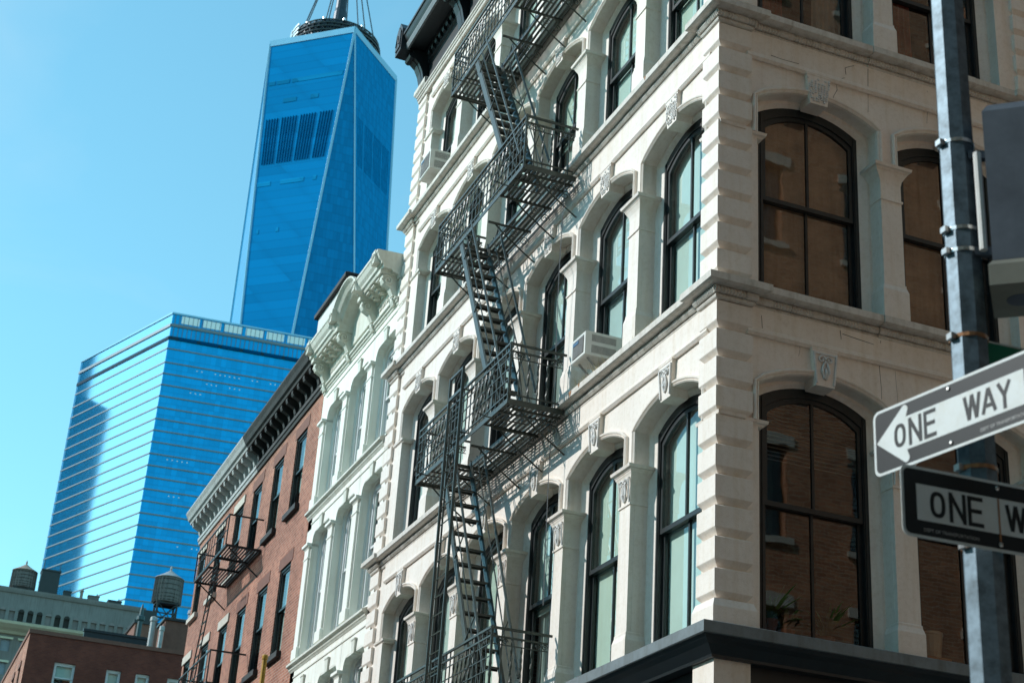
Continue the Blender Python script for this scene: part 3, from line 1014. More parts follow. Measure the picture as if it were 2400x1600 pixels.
# ground floor cornice, dark metal with a worn fascia
PG = [(-LEN, .35), (-LEN, 0), (0, 0), (0, SIDE + .03), (-.15, SIDE + .03)]
gp = [(-.10, 5.76), (.05, 5.76), (.06, 5.79), (.09, 5.82), (.15, 5.88), (.21, 5.92), (.24, 5.955), (-.10, 5.955)]
gc = MB().sweep(gp, PG).build("ground_cornice", "slate", BL)
MB().sweep([(-.05, 5.957), (.262, 5.957), (.27, 5.965), (.27, 6.085), (.25, 6.095), (-.05, 6.10)], PG).build("fascia", "slate_lip", gc)
# ground floor: piers and dark shop glazing
for x in [0.0] + [-(.26 + 2.1 * i) - .24 for i in (1, 2, 3, 4, 5)] + [-LEN + .48]:
    MB().stack([(x - .48, x, 0.0, .45, 0), (x - .48, x, 0.0, .45, .5), (x - .45, x - .03, .02, .45, .52), (x - .45, x - .03, .02, .45, 5.3), (x - .48, x, 0, .45, 5.35), (x - .48, x, 0, .45, 5.762)]).build("pier", "white", BL)
for y in (2.53, 4.98):
    MB().box(-.45, 0, y - .24, y + .24, 0, 5.762).build("pier", "white", BL)
sb = MB()
sb.box(-LEN + .02, -.02, .12, .2, 4.75, 5.765)
sb.box(-.2, -.12, .21, SIDE, 4.75, 5.765)
sb.build("shop_signboard", "slate", BL)
sg_ = MB()
sg_.box(-LEN + .1, -.14, .16, .18, 0.7, 4.74)
sg_.box(-.18, -.16, .19, SIDE - .1, 0.7, 4.74)
sg_.build("shop_glazing", "glass_side", BL)
MB().box(-LEN + .05, -.1, .1, .3, 0, .69).build("shop_stallriser", "slate", BL)
MB().box(-.3, -.1, .31, SIDE - .05, 0, .69).build("shop_stallriser", "slate", BL)

# rooms: floor slabs, back walls, roof
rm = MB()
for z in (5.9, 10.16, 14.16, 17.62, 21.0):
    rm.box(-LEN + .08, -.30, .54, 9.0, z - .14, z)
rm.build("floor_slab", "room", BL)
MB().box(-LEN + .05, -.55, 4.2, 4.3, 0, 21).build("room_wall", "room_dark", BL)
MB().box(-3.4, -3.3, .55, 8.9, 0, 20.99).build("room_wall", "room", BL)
MB().box(-LEN, -LEN + .05, .41, 9, 0, 22.6).build("party_wall", "brick", BL)
MB().box(-LEN + .06, -.07, 9.0, 9.1, 0, 22.6).build("rear_wall", "brick", BL)
# the side street face carries on past the far quoin
MB().box(-.35, -.06, SIDE + .05, 9.0, 0, 21.3).build("wall_strip", "white", BL)
MB().box(-LEN + .06, -.06, .1, 9.0, 22.35, 22.45).build("roof", "roof", BL)

# white architrave and dark bracketed roof cornice
PT = [(-LEN + .03, 0), (0, 0), (0, SIDE + .03), (-.15, SIDE + .03)]
MB().sweep([(-.1, 20.82), (.03, 20.82), (.04, 20.88), (.06, 20.89), (.06, 20.93), (.085, 20.95), (.085, 20.99), (-.1, 21.0)], PT).build("architrave", "white_soft", BL)
MB().stack([(-LEN - .03, -LEN + .57, -.03, .4, 20.95), (-LEN - .05, -LEN + .59, -.06, .4, 21.0), (-LEN - .1, -LEN + .64, -.11, .4, 21.06), (-LEN - .1, -LEN + .64, -.11, .4, 21.16), (-LEN - .06, -LEN + .6, -.06, .4, 21.2)]).build("quoin_capital", "white_soft", BL)
ct = MB().sweep([(-.1, 21.0), (.0, 21.0), (.0, 21.06), (-.02, 21.07), (-.02, 21.62), (.03, 21.66), (.04, 21.82), (.10, 21.86), (.11, 21.94), (.46, 21.95), (.46, 21.90), (.50, 21.90), (.51, 21.96), (.53, 22.0), (.53, 22.05), (.57, 22.12), (.60, 22.20), (.63, 22.22), (.63, 22.28), (-.1, 22.45)], PT).build("roof_cornice", "slate", BL)
MB().sweep([(.47, 21.885), (.515, 21.885), (.545, 21.99), (.545, 22.02), (.52, 22.02), (.505, 21.905)], PT).build("drip_strip", "slate_lip", ct)
dm = MB().prism_x([(0.02, 0), (.10, .03), (.12, .09), (.10, .16), (0.02, .16)], -.055, .055).mesh("modillion", "slate")
k = 0
x = -13.0
while x < -.6:
    put(dm, "modillion", ct, (x, 0, 21.68), 0, rot=(0, 0, PI))
    x += .235
br = MB()
prof = [(.0, 21.08), (.07, 21.08), (.10, 21.2), (.15, 21.40), (.24, 21.58), (.36, 21.68), (.40, 21.72), (.40, 21.86), (.36, 21.9), (.0, 21.9)]
for s, w in ((-1, .055), (0, .06), (1, .055)):
    br.prism_x([(y * (1.0 if s == 0 else .94), z) for y, z in prof], s * .115 - w, s * .115 + w)
br.tube([(0 + t * .17, .385, 21.74) for t in (-1, 1)], .075, 10)
brm = br.mesh("cornice_bracket", "slate")
for x in (-13.42, -10.9, -8.77, -6.64, -4.51, -2.38, -.26):
    put(brm, "cornice_bracket", ct, (x, 0, 0), 0, rot=(0, 0, PI))
eb = MB()
eb.prism([(-.2, 21.86), (.2, 21.86), (.2, 22.42), (0.0, 22.66), (-.2, 22.42)], 0.0, .66)
eb.prism([(-.15, 21.95), (.15, 21.95), (.15, 22.38), (0, 22.54), (-.15, 22.38)], .655, .685)
eb.tube([(-.1, .69, 22.05), (0, .69, 22.3), (.1, .69, 22.05)], .02, 5)
put(eb.mesh("cornice_end_block", "slate"), "cornice_end_block", ct, (-LEN + .2, 0, 0), 0, rot=(0, 0, PI))
put(eb.mesh("cornice_end_block", "slate"), "cornice_end_block", ct, (-.22, 0, 0), 0, rot=(0, 0, PI))


def wpart(mb, name, mat, t, smooth=False):
    """a part of thing t whose shape is given in world coordinates"""
    return mb.build(name, mat, t, tuple(-c for c in t.location), 0, smooth)


# ================================================================ FIRE ESCAPE ON THE CORNER BUILDING
FE = thing("fire_escape", "grey green iron fire escape zigzagging down the sunlit white facade", "fire escape", (-6.41, 0, 5.9))
X0, X1, YF, YB = -8.40, -4.42, -0.90, -0.04
ST0, ST1 = -7.20, -5.42          # stair opening
YS = -0.43                       # inner edge of the opening
PLAT = [6.05, 10.18, 14.03, 17.65]


def twisted(h, r=.011, n=14, bulge=0.0):
    vs, fs = [], []
    for i in range(n + 1):
        t = i / n
        a = t * 5.0 if .12 < t < .88 else (0 if t <= .12 else 4.4)
        rr = r * (1 + (.75 if .12 < t < .88 and i % 2 else .15 if .12 < t < .88 else 0))
        for k in range(4):
            b = a + k * PI / 2
            vs.append((rr * math.cos(b), rr * math.sin(b), h * t))
    for i in range(n):
        for k in range(4):
            fs.append((i * 4 + k, i * 4 + (k + 1) % 4, i * 4 + 4 + (k + 1) % 4, i * 4 + 4 + k))
    return MB().add(vs, fs).mesh("baluster", "iron")


TW = twisted(.74)
PLAIN = MB().box(-.008, .008, -.008, .008, 0, .86).mesh("baluster", "iron")
SCR = MB().tube(scroll_pts(0, 0, 0, .043, 1.5, 14), .0075, 4).mesh("scroll", "iron")
SCR_Y = MB().tube(scroll_pts(0, 0, 0, .043, 1.5, 14, 'yz'), .0075, 4).mesh("scroll", "iron")

for pi_, zp in enumerate(PLAT):
    fr = MB()
    fr.box(X0, X1, YF - .012, YF, zp - .045, zp + .03)
    fr.box(X0, X1, YB - .01, YB, zp - .03, zp + .02)
    for x in (X0, X1 - .012):
        fr.box(x, x + .012, YF, YB, zp - .055, zp + .03)
    for x in (-7.75, ST0, ST1, -4.85):
        fr.box(x - .02, x + .02, YF, YB, zp - .03, zp - .012)
    fr.box(ST0, ST1, YS - .006, YS + .006, zp - .05, zp + .02)
    fr.bar((ST0 + .02, YF + .03, zp - .05), (ST0 + .02, YB, zp - .05), .035, .05)
    pf = wpart(fr, "platform", "iron", FE)
    ys = [YF + .045 + .0765 * k for k in range(11)]
    for y in ys:
        segs = [(X0 + .015, X1 - .015)] if y > YS + .01 else [(X0 + .015, ST0 - .01), (ST1 + .01, X1 - .015)]
        for a, b in segs:
            MB().box(a, b, y - .021, y + .021, zp - .012, zp - .002).build("slat", "iron", pf)
    # railing: front, then the two ends
    rl = MB()
    H = .88
    for hh, t in ((H, .040), (H - .115, .030), (.66, .016), (.49, .016), (.32, .016), (.10, .024)):
        rl.box(X0, X1, YF - .012 - t * .3, YF + t * .5 - .012, zp + hh - t * .5, zp + hh + t * .3)
        if hh in (H, H - .115, .66, .10):
            for x in (X0, X1):
                rl.box(x - t * .4, x + t * .4, YF, YB - (.0 if hh == H else .06), zp + hh - t * .5, zp + hh + t * .3)
    for x in (X0, X1):
        rl.tube([(x, YF, zp - .05 + .05 * k) for k in range(20)], .02, 6, radii=[.024 if k % 3 == 0 else .018 for k in range(20)])
        rl.bar((x, YF + .10, zp + .75), (x, YF + .22, zp), .014)
    for x in (-7.8, -5.0):       # bent outer stays under the platform
        rl.tube([(x, YF - .01, zp + .70), (x - .05, YF - .20, zp + .10), (x - .04, YF - .22, zp - .02), (x, YF - .10, zp - .07), (x, YB - .3, zp - .065)], .011, 5)
    rail = wpart(rl, "railing", "iron", FE)
    nb = 25
    for k in range(1, nb):
        x = X0 + (X1 - X0) * k / nb
        grp = 5 <= k <= 9 or 16 <= k <= 20
        put(TW if grp else PLAIN, "baluster", rail, (x, YF - .006, zp + (.02 if grp else 0)))
    for x in (X0, X1):
        for k in range(1, 6):
            y = YF + (YB - YF) * k / 6
            put(TW if 1 < k < 5 else PLAIN, "baluster", rail, (x, y, zp + .02))
        for y in (YF + .09, YF + .19, YB - .20, YB - .10):
            put(SCR_Y, "scroll", rail, (x, y, zp + .705))
    for x in (X0 + .25, X0 + 1.15, X1 - 1.15, X1 - .25):
        for s in (-.045, .045):
            put(SCR, "scroll", rail, (x + s, YF - .01, zp + .712))
    # wall brackets with scrollwork
    for x in (X0 + .12, -7.28, -6.2, -5.35, X1 - .12):
        bk = MB()
        bk.bar((x, YF + .12, zp - .07), (x, YB, zp - .07), .022, .035)
        bk.tube([(x, YF + .22, zp - .06), (x, -.5, zp - .22), (x, -.16, zp - .46), (x, .05, zp - .60)], .014, 5)
        b_ = wpart(bk, "bracket", "iron", FE)
        for (y, z, r) in ((-.33, zp - .19, .075), (-.15, zp - .27, .085), (-.13, zp - .12, .05)):
            MB().tube(scroll_pts(x, y, z, r, 1.5, 16, 'yz'), .0085, 4).build("scroll", "iron", b_)

TREAD = MB()
TREAD.box(-.11, .0, YF + .03, YS - .02, -.012, .0)
TREAD.box(-.115, -.10, YF + .03, YS - .02, -.035, .0)
TREAD.box(-.005, .012, YF + .03, YS - .02, -.028, .0)
TREADM = TREAD.mesh("tread", "iron")
for zt, zb in ((PLAT[1], PLAT[0]), (PLAT[2], PLAT[1]), (PLAT[3], PLAT[2])):
    xa, xb = ST0 + .04, -4.98
    st = MB()
    for y in (YF + .01, YS):
        st.bar((xa, y, zt - .02), (xb, y, zb), .012, .15)
        st.bar((xa + .01, y, zt + .06), (xb + .01, y, zb + .08), .03, .012)
    fl = wpart(st, "stair_flight", "iron", FE)
    n = 15
    for k in range(1, n):
        t = k / n
        put(TREADM, "tread", fl, (xa + (xb - xa) * t + .05, 0, zt + (zb - zt) * t))
    for y in (YF - .005, YS + .015):
        hr = MB()
        o = Vector((.36, 0, .30))
        a, b = Vector((xa, y, zt)), Vector((xb, y, zb))
        hr.tube([a + Vector((.34, 0, .02)), a + o * 1.06 + (b - a) * .04, b + o + Vector((0, 0, .0))], .02, 6)
        hr.tube([a + o * .52 + (b - a) * .02, b + o * .52], .011, 5)
        for t in (.12, .45, .78):
            p = a + (b - a) * t
            hr.bar(p, p + o, .016, .01)
        hr.build("handrail", "iron", fl)

lad = MB()
LX0, LX1, LY = -6.66, -6.10, -1.03
for x in (LX0, LX1):
    lad.tube([(x, LY, 3.4), (x, LY, 11.32)], .024, 6)
    lad.tube([(x + (.09 if x == LX0 else -.09), LY + .02, 3.4), (x + (.09 if x == LX0 else -.09), LY + .02, 10.75)], .015, 6)
lad.bar((LX0, LY, 11.30), (LX1, LY, 11.30), .03)
lad.bar((LX0, LY, 10.95), (LX1, LY, 10.95), .03, .05)
for z in (10.25, 10.95, 6.4):
    for x in (LX0, LX1):
        lad.tube([(x, LY, z), (x, LY + .10, z), (x + .08, LY + .14, z - .02), (x + .08, YF, z - .1)], .013, 5)
ladder = wpart(lad, "drop_ladder", "iron", FE)
RUNG = MB().tube([(LX0, LY + .005, 0), (LX1, LY + .005, 0)], .010, 5).mesh("rung", "iron")
for k in range(26):
    put(RUNG, "rung", ladder, (0, 0, 3.6 + k * .28))

# loose cables hanging from the fire escape
cb = thing("hanging_cable", "thin grey cable hanging down from the fire escape past the arched window", "cable", (-4.5, -.2, 7.4))
wpart(MB().tube([(-4.52, -.18, 14.0), (-4.50, -.2, 12.4), (-4.55, -.16, 10.9), (-4.62, -.14, 9.3), (-4.66, -.1, 7.4)], .007, 4), "cable", "cable", cb)


# ================================================================ AIR CONDITIONERS
def air_conditioner(x, z, w, h, label, full=True):
    t = thing("air_conditioner", label, "air conditioner", (x, -.02, z))
    y0, y1 = .42, -.25
    b = MB()
    b.stack([(-w / 2, w / 2, y1 + .012, y0, 0), (-w / 2 - .002, w / 2 + .002, y1, y0, .012), (-w / 2 - .002, w / 2 + .002, y1, y0, h - .012), (-w / 2, w / 2, y1 + .012, y0, h)])
    b.build("casing", "ac", t)
    # rear coil grille with its raised border
    gr = MB().box(-w / 2 + .05, w / 2 - .05, y1 - .004, y1 + .01, .05, h - .05).build("rear_grille", "ac_grille", t)
    n = int((h - .1) / .018)
    lv = MB()
    for k in range(n):
        zz = .055 + (h - .115) * k / n
        lv.box(-w / 2 + .05, w / 2 - .05, y1 - .012, y1 - .003, zz, zz + .006)

    lv.build("louvre", "grey_metal", gr)["kind"] = "stuff"
    MB().box(-w / 2 + .08, -w / 2 + .26, y1 - .018, y1 - .011, h - .13, h - .08).build("badge", "badge", t)
    for s in (-1, 1):
        for (a, c) in ((.06, .5), (.54, .94)):
            v = MB()
            for k in range(22):
                yy = y1 + .10 + k * .017
                v.box(s * w / 2 - .004, s * w / 2 + .004, yy, yy + .007, h * a + .02, h * c - .02)
            v.build("side_vent", "ac_grille", t)["kind"] = "stuff"
    if full:
        for s in (-1, 1):
            MB().bar((s * w * .3, y1 + .08, 0), (s * w * .3, .0, -.16), .025).build("support_bracket", "grey_metal", t)
    return t






air_conditioner(-3.47, 10.57, .46, .36, "off white window air conditioner jutting out above the grassy ledge")
air_conditioner(-11.85, 17.98, .62, .46, "small white air conditioner in the top storey window at the far end", False)

# dry weeds on the ledge under the air conditioner
wd = thing("dry_weeds", "tuft of dry weeds growing on the ledge under the air conditioner", "weeds", (-3.3, -.06, 10.36))
wb = MB()
for k in range(46):
    x = rnd.uniform(-.75, .35)
    hh = rnd.uniform(.06, .24) * (1 - abs(x + .15) * .5)
    dx, dy = rnd.uniform(-.06, .06), rnd.uniform(-.06, .02)
    wb.tube([(x, rnd.uniform(-.02, .04), 0), (x + dx * .4, dy * .4, hh * .6), (x + dx, dy, hh)], .003, 3, radii=[.0035, .0025, .001])
wb.build("stalks", "leaf_dry", wd)["kind"] = "stuff"
wd2 = thing("dry_weeds", "fringe of small dry grass on the ledge below the window beside the quoins", "weeds", (-1.5, -.05, 10.36))
wb = MB()
for k in range(50):
    x = rnd.uniform(-.75, .3)
    hh = rnd.uniform(.02, .08)
    wb.tube([(x, -.02, 0), (x + rnd.uniform(-.02, .02), -.03, hh)], .002, 3, radii=[.003, .001])
wb.build("stalks", "leaf_dry", wd2)["kind"] = "stuff"


# ================================================================ THINGS BEHIND THE SHADED WINDOWS
def plant(loc, h, n, label, droop=.5, leafw=.03, seed=1):
    r = random.Random(seed)
    t = thing("potted_plant", label, "plant", loc)
    MB().lathe([(.07, 0), (.10, .12), (.115, .16), (.10, .16), (.09, .14)], 12).build("pot", "terracotta", t)
    lv = MB()
    for k in range(n):
        a = r.uniform(0, 2 * PI)
        L = h * r.uniform(.5, 1.1)
        e = r.uniform(.5, 1.2)
        pts = []
        for i in range(5):
            s = i / 4
            pts.append(Vector((math.cos(a) * L * s * math.cos(e), math.sin(a) * L * s * math.cos(e) * .7, .15 + L * math.sin(e) * s - droop * L * s * s * .6)))
        side = Vector((-math.sin(a), math.cos(a), 0))
        vs, fs = [], []
        for i, p in enumerate(pts):
            w = leafw * math.sin(PI * (.12 + .86 * i / 4))
            vs += [p - side * w, p + side * w]
        for i in range(4):
            fs.append((2 * i, 2 * i + 1, 2 * i + 3, 2 * i + 2))
        lv.add(vs, fs)
    lv.build("leaves", "leaf", t)["kind"] = "stuff"
    return t


plant((-.60, 1.25, 6.22), .55, 60, "bushy green plant with drooping leaves inside the lower arched side window", .8, .022, 2)
plant((-.62, 1.80, 6.22), .65, 46, "spiky long leaved plant at the right of the lower side window", .5, .016, 5)
plant((-.58, 1.02, 6.30), .7, 40, "small leaved plant close to the quoins in the lower side window", .3, .02, 9)
plant((-.56, 1.05, 14.42), .28, 26, "small green plant on the sill of the upper side window", .4, .02, 11)
bk = thing("bucket", "white plastic bucket standing on a box behind the window by the sign pole", "bucket", (-.66, 3.28, 6.37))
MB().lathe([(.12, 0), (.145, .26), (.152, .27), (.152, .30), (.14, .30), (.135, .28), (.11, .02)], 18).build("pail", "plastic", bk, smooth=False)
MB().tube([(.15 * math.cos(a), 0.15 * math.sin(a), .285) for a in [PI * k / 10 for k in range(11)]], .005, 4).build("handle", "band", bk)
cbx = thing("cardboard_box", "orange cardboard box under the white bucket in the side window", "box", (-.66, 3.28, 6.16))
MB().box(-.14, .14, -.19, .19, 0, .2).build("carton", "cardboard", cbx)
MB().box(-.145, .145, -.03, .03, .195, .204).build("tape", "plastic", cbx)

# ================================================================ CREAM BUILDING NEXT DOOR
CR = thing("cream_townhouse", "narrow cream painted townhouse with scrolled bracket cornice between white and brick facades", "building", (-16.6, 0, 0))
CX0, CX1 = -19.45, -LEN - .02
CP = [-19.12, -17.22, -15.34, -13.46]          # pier centres
CFL = [(6.0, 8.78, 9.28), (9.55, 12.40, 12.80), (13.05, 15.42, 15.95)]   # sill, opening top, course underside
CD = .02                                        # wall plane y


def cream_panel(z0, zt, top, half):
    mb = MB()
    hd = round_head(half, zt, .26)
    D, D2 = 0.0, -.34
    w = .95
    ztop = top + .02
    zl = hd[0][1]
    for s in (-1, 1):
        mb.add([(s * w, D, z0), (s * half, D, z0), (s * half, D, zl), (s * w, D, zl)], [(0, 1, 2, 3)])
        mb.add([(s * w, D, zl), (s * half, D, zl), (s * half, D, ztop), (s * w, D, ztop)], [(0, 1, 2, 3)])
    for a, b in zip(hd[:-1], hd[1:]):
        mb.add([(a[0], D, a[1]), (b[0], D, b[1]), (b[0], D, ztop), (a[0], D, ztop)], [(0, 1, 2, 3)])
    ol = [(-half, z0)] + hd + [(half, z0)]
    i1 = [(-half + .06, z0)] + round_head(half - .06, zt - .05, .22) + [(half - .06, z0)]
    for i in range(len(ol) - 1):
        a, b, c, d = ol[i], ol[i + 1], i1[i + 1], i1[i]
        mb.add([(a[0], D, a[1]), (b[0], D, b[1]), (b[0], -.16, b[1]), (a[0], -.16, a[1])], [(0, 1, 2, 3)])
        mb.add([(a[0], -.16, a[1]), (b[0], -.16, b[1]), (c[0], -.2, c[1]), (d[0], -.2, d[1])], [(0, 1, 2, 3)])
        mb.add([(d[0], -.2, d[1]), (c[0], -.2, c[1]), (c[0], D2, c[1]), (d[0], D2, d[1])], [(0, 1, 2, 3)])
    # thin raised line above the opening
    mb.prism_x([(0, top - .16), (.02, top - .155), (.025, top - .13), (0, top - .125)], -w, w)
    return mb.mesh("wall_panel", "cream")


def rect_window_meshes(w, h, fmat, depth=.1, fw=.07, muntin=True):
    """origin at the sill centre, y outward"""
    fr = MB()
    for s in (-1, 1):
        fr.box(min(s * w / 2, s * (w / 2 - fw)), max(s * w / 2, s * (w / 2 - fw)), -depth, 0, 0, h)
    fr.box(-w / 2 + fw, w / 2 - fw, -depth, 0, h - fw * 1.3, h)
    fr.box(-w / 2 + fw, w / 2 - fw, -depth, .02, 0, fw * .8)
    a = w / 2 - fw
    up, lo = MB(), MB()
    mz = h * .52
    for mb, y, za, zb in ((up, -.03, mz, h - fw * 1.3), (lo, -.075, fw * .8, mz + .04)):
        for s in (-1, 1):
            mb.box(min(s * a, s * (a - .045)), max(s * a, s * (a - .045)), y - .03, y, za, zb)
        mb.box(-a + .045, a - .045, y - .03, y, zb - .05, zb)
        mb.box(-a + .045, a - .045, y - .03, y, za, za + .05)
    p1 = MB().box(-a + .03, a - .03, -.05, -.045, mz, h - fw).mesh("pane", "glass")
    p2 = MB().box(-a + .03, a - .03, -.095, -.09, fw, mz).mesh("pane", "glass")
    return fr.mesh("window", fmat), up.mesh("upper_sash", fmat), lo.mesh("lower_sash", fmat), p1, p2


def put_window(ms, parent, loc, rz, shade=None, shade_to=0.0, size=(1, 2)):
    w = put(ms[0], "window", parent, loc, rz)
    put(ms[1], "upper_sash", w)
    put(ms[2], "lower_sash", w)
    put(ms[3], "pane", w)
    put(ms[4], "pane", w)
    if shade:
        MB().box(-size[0] / 2 + .03, size[0] / 2 - .03, -.17, -.16, shade_to * size[1], size[1] - .02).build("roller_shade", shade, w)
    return w


cen = [(CP[i] + CP[i + 1]) / 2 for i in range(3)]
off = CR.location
for (z0, zt, top) in CFL:
    pm = cream_panel(z0, zt, top, .72)
    wm = rect_window_meshes(1.32, zt - z0 - .06, "window_white", .08, .09)
    for cx in cen:
        put(pm, "wall_panel", CR, (cx - off.x, CD, 0), PI)
        put_window(wm, CR, (cx - off.x, CD + .235, z0), PI, "shade", .0, (1.32, zt - z0 - .06))
        k_ = MB().stack([(-.08, .08, -.1, .035, zt - .06), (-.12, .12, -.1, .05, zt + .2), (-.13, .13, -.1, .06, zt + .2), (-.13, .13, -.1, .06, zt + .23)])
        k_.build("keystone", "cream_trim", CR, (cx - off.x, CD, 0), PI)
    sp = zt - .25
    for px in CP:
        st = MB()
        a = .17
        st.stack([(-a - .04, a + .04, -.2, .07, z0 - .02), (-a - .04, a + .04, -.2, .07, z0 + .22), (-a, a, -.2, .045, z0 + .25), (-a, a, -.2, .045, sp - .36), (-a - .015, a + .015, -.2, .06, sp - .35), (-a - .015, a + .015, -.2, .06, sp - .32),
                  (-a, a, -.2, .045, sp - .31), (-a, a, -.2, .045, sp - .12), (-a - .03, a + .03, -.2, .08, sp - .07), (-a - .06, a + .06, -.2, .11, sp - .06), (-a - .06, a + .06, -.2, .11, sp), (-a, a, -.2, .05, sp + .02)])
        if px == CP[3]:
            continue
        st.build("pilaster", "cream", CR, (px - off.x, CD, 0), PI)
    MB().sweep([(-.1, top), (.01, top), (.03, top + .03), (.05, top + .05), (.06, top + .09), (.10, top + .11), (.12, top + .12), (.12, top + .17), (-.02, top + .23), (-.1, top + .24)] if top < 15 else
               [(-.1, top), (.02, top), (.03, top + .05), (.06, top + .06), (.06, top + .10), (.10, top + .12), (.10, top + .16), (-.1, top + .17)],
               [(CX0 - off.x, CD), (CX1 - off.x, CD)]).build("string_course", "cream_trim", CR)
    MB().box(CX0 - off.x, CX0 - off.x + .34, CD + .001, CD + .4, z0 - .5, top + .02).build("wall_strip", "cream", CR)
MB().box(CX0 - off.x, CX1 - off.x, CD + .004, CD + .3, 8.75, 9.56).build("wall_strip", "cream", CR)
MB().box(CX0 - off.x, CX1 - off.x, CD + .004, CD + .3, 12.38, 13.06).build("wall_strip", "cream", CR)
MB().box(CX0 - off.x, CX1 - off.x, CD + .003, CD + .3, 0, 6.02).build("ground_wall", "cream", CR)
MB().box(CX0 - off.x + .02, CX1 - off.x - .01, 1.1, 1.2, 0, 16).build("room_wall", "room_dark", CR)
MB().box(CX0 - off.x, CX1 - off.x - .01, CD + .31, 12, 16.0, 16.4).build("roof", "roof", CR)
MB().box(CX0 - off.x, CX0 - off.x + .25, CD + .41, 12, 0, 16.4).build("party_wall", "brick", CR)
# entablature: frieze board, modillions, scroll brackets, broken cornice and arched pediment
MB().box(CX0 - off.x, CX1 - off.x, CD - .02, CD + .4, 16.1, 16.75).build("frieze", "cream", CR)
BRX = [-19.2, -17.22, -15.42, -13.98]
ccp = [(-.02, 16.55), (.06, 16.55), (.08, 16.62), (.20, 16.66), (.22, 16.70), (.40, 16.72), (.42, 16.78), (.46, 16.80), (.47, 16.86), (.52, 16.92), (.56, 17.02), (.58, 17.04), (.58, 17.10), (-.02, 17.12)]
for a, b in ((CX0 - .02, BRX[1] + .12), (BRX[2] - .12, CX1 - .01)):
    MB().sweep(ccp, [(a - off.x, CD), (b - off.x, CD)]).build("cornice", "cream_trim", CR)
xm, hw = (BRX[1] + BRX[2]) / 2 - off.x, (BRX[2] - BRX[1]) / 2 - .06
arc = arc_head(hw, 16.62, 17.18, 18)
aprof = [(-.06, -CD + .02), (.0, .10), (.02, .20), (.06, .34), (.10, .38), (.14, .44), (.22, .50), (.28, .58), (.32, .58), (.33, 0.0)]
MB().ribbon(aprof, [(x, z) for x, z in arc]).build("arched_pediment", "cream_trim", CR, (xm, CD, 0), PI)
MB().prism([(-hw, 16.3)] + arc + [(hw, 16.3)], -.1, .06).build("tympanum", "cream_trim", CR, (xm, CD, 0), PI)
bm_ = MB()
pr_ = [(0, 15.98), (.08, 15.98), (.12, 16.06), (.13, 16.2), (.20, 16.34), (.34, 16.42), (.38, 16.5), (.38, 16.64), (0, 16.64)]
bm_.prism_x(pr_, -.085, .085)
for s in (-1, 1):
    bm_.tube(scroll_pts(s * .09, .26, 16.50, .12, 1.6, 18, 'yz'), .022, 5)
    bm_.tube(scroll_pts(s * .09, .09, 16.10, .07, 1.4, 14, 'yz'), .016, 5)
bm_.box(-.11, .11, 0, .44, 16.63, 16.72)
bm_.box(-.12, .12, 0, .60, 16.84, 17.13)
bme = bm_.mesh("bracket", "cream_trim")
for x in BRX:
    bo = put(bme, "bracket", CR, (x - off.x, CD, 0), PI)
    om = MB()
    for s in (-1, 1):
        om.tube(scroll_pts(s * .05, .61, 17.0, .05, 1.2, 12, 'xz', s), .014, 5)
        om.bar((s * .1, .6, 16.86), (0, .61, 17.02), .02)
    om.build("ornament", "cream_trim", bo)["kind"] = "stuff"
mod = MB()
for k in range(3):
    mod.box(-.11 + .025 * k, .11 - .025 * k, 0, .36 - .08 * k, 16.66 - .05 * k, 16.705 - .05 * k)
mod = mod.mesh("modillion", "cream_trim")
for a, b in ((BRX[0], BRX[1]), (BRX[2], BRX[3])):
    n = 5 if b - a > 1.6 else 4
    for k in range(1, n):
        put(mod, "modillion", CR, (a + (b - a) * k / n - off.x, CD, 0), PI)
lf = MB()
for k in range(58):
    x = CX0 + .1 + k * .097
    lf.add([(x - off.x, CD - .025, 16.30), (x + .05 - off.x, CD - .05, 16.36), (x - off.x, CD - .03, 16.50), (x - .05 - off.x, CD - .04, 16.36)], [(0, 1, 2, 3)])
lf.build("leaf_band", "cream_trim", CR)["kind"] = "stuff"

# ================================================================ RED BRICK BUILDING
BR = thing("brick_tenement", "red brick building with sooty bracket cornice left of the cream townhouse", "building", (-26.6, 0, 0))
BX0, BX1 = -33.75, -19.46
BW = [-21.25, -23.50, -25.82, -28.0, -30.42, -33.0]
ROWS = [(6.55, 8.75), (10.05, 12.22), (13.62, 15.62)]
holes = []
for x in BW:
    for a, b in ROWS:
        w = .52 if x > -32.5 else .48
        holes.append((x - w, x + w, a, b))
bw = wall_with_holes(MB(), BX0, BX1, 0, 16.2, .02, holes, .3)
wpart(bw, "wall", "brick", BR)
wms = [rect_window_meshes(1.04, b - a, "frame", .1, .05) for a, b in ROWS]
for i, x in enumerate(BW):
    for j, (a, b) in enumerate(ROWS):
        put_window(wms[j], BR, (x + 26.6, .05, a), PI, "shade_warm" if i % 2 else "shade", (.45, .0, .3, .1, .5, .2)[(i + j) % 6], (1.04, b - a))
        lintel = "brown" if i < 3 else "limestone"
        MB().box(x + 26.6 - .66, x + 26.6 + .66, -.02 if i >= 3 else .008, .2, b, b + (.24 if i >= 3 else .3)).build("lintel", lintel, BR)
        MB().box(x + 26.6 - .62, x + 26.6 + .62, -.09, .2, a - .14, a).build("sill", "soot" if i < 3 else "limestone", BR)
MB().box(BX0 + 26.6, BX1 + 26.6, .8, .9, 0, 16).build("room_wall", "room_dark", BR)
MB().box(BX0 + 26.6, BX1 + 26.6, .33, 12, 15.9, 16.3).build("roof", "roof", BR)
MB().box(BX0 + 26.6, BX0 + 26.85, .021, 12, 0, 16.4).build("side_wall", "brick", BR)
bcp = [(0, 16.1), (.05, 16.1), (.07, 16.18), (.10, 16.2), (.10, 16.3), (.06, 16.32), (.06, 16.62), (.12, 16.66), (.40, 16.70), (.42, 16.76), (.48, 16.80), (.52, 16.9), (.58, 17.0), (.58, 17.05), (0, 17.1)]
XS = -26.0
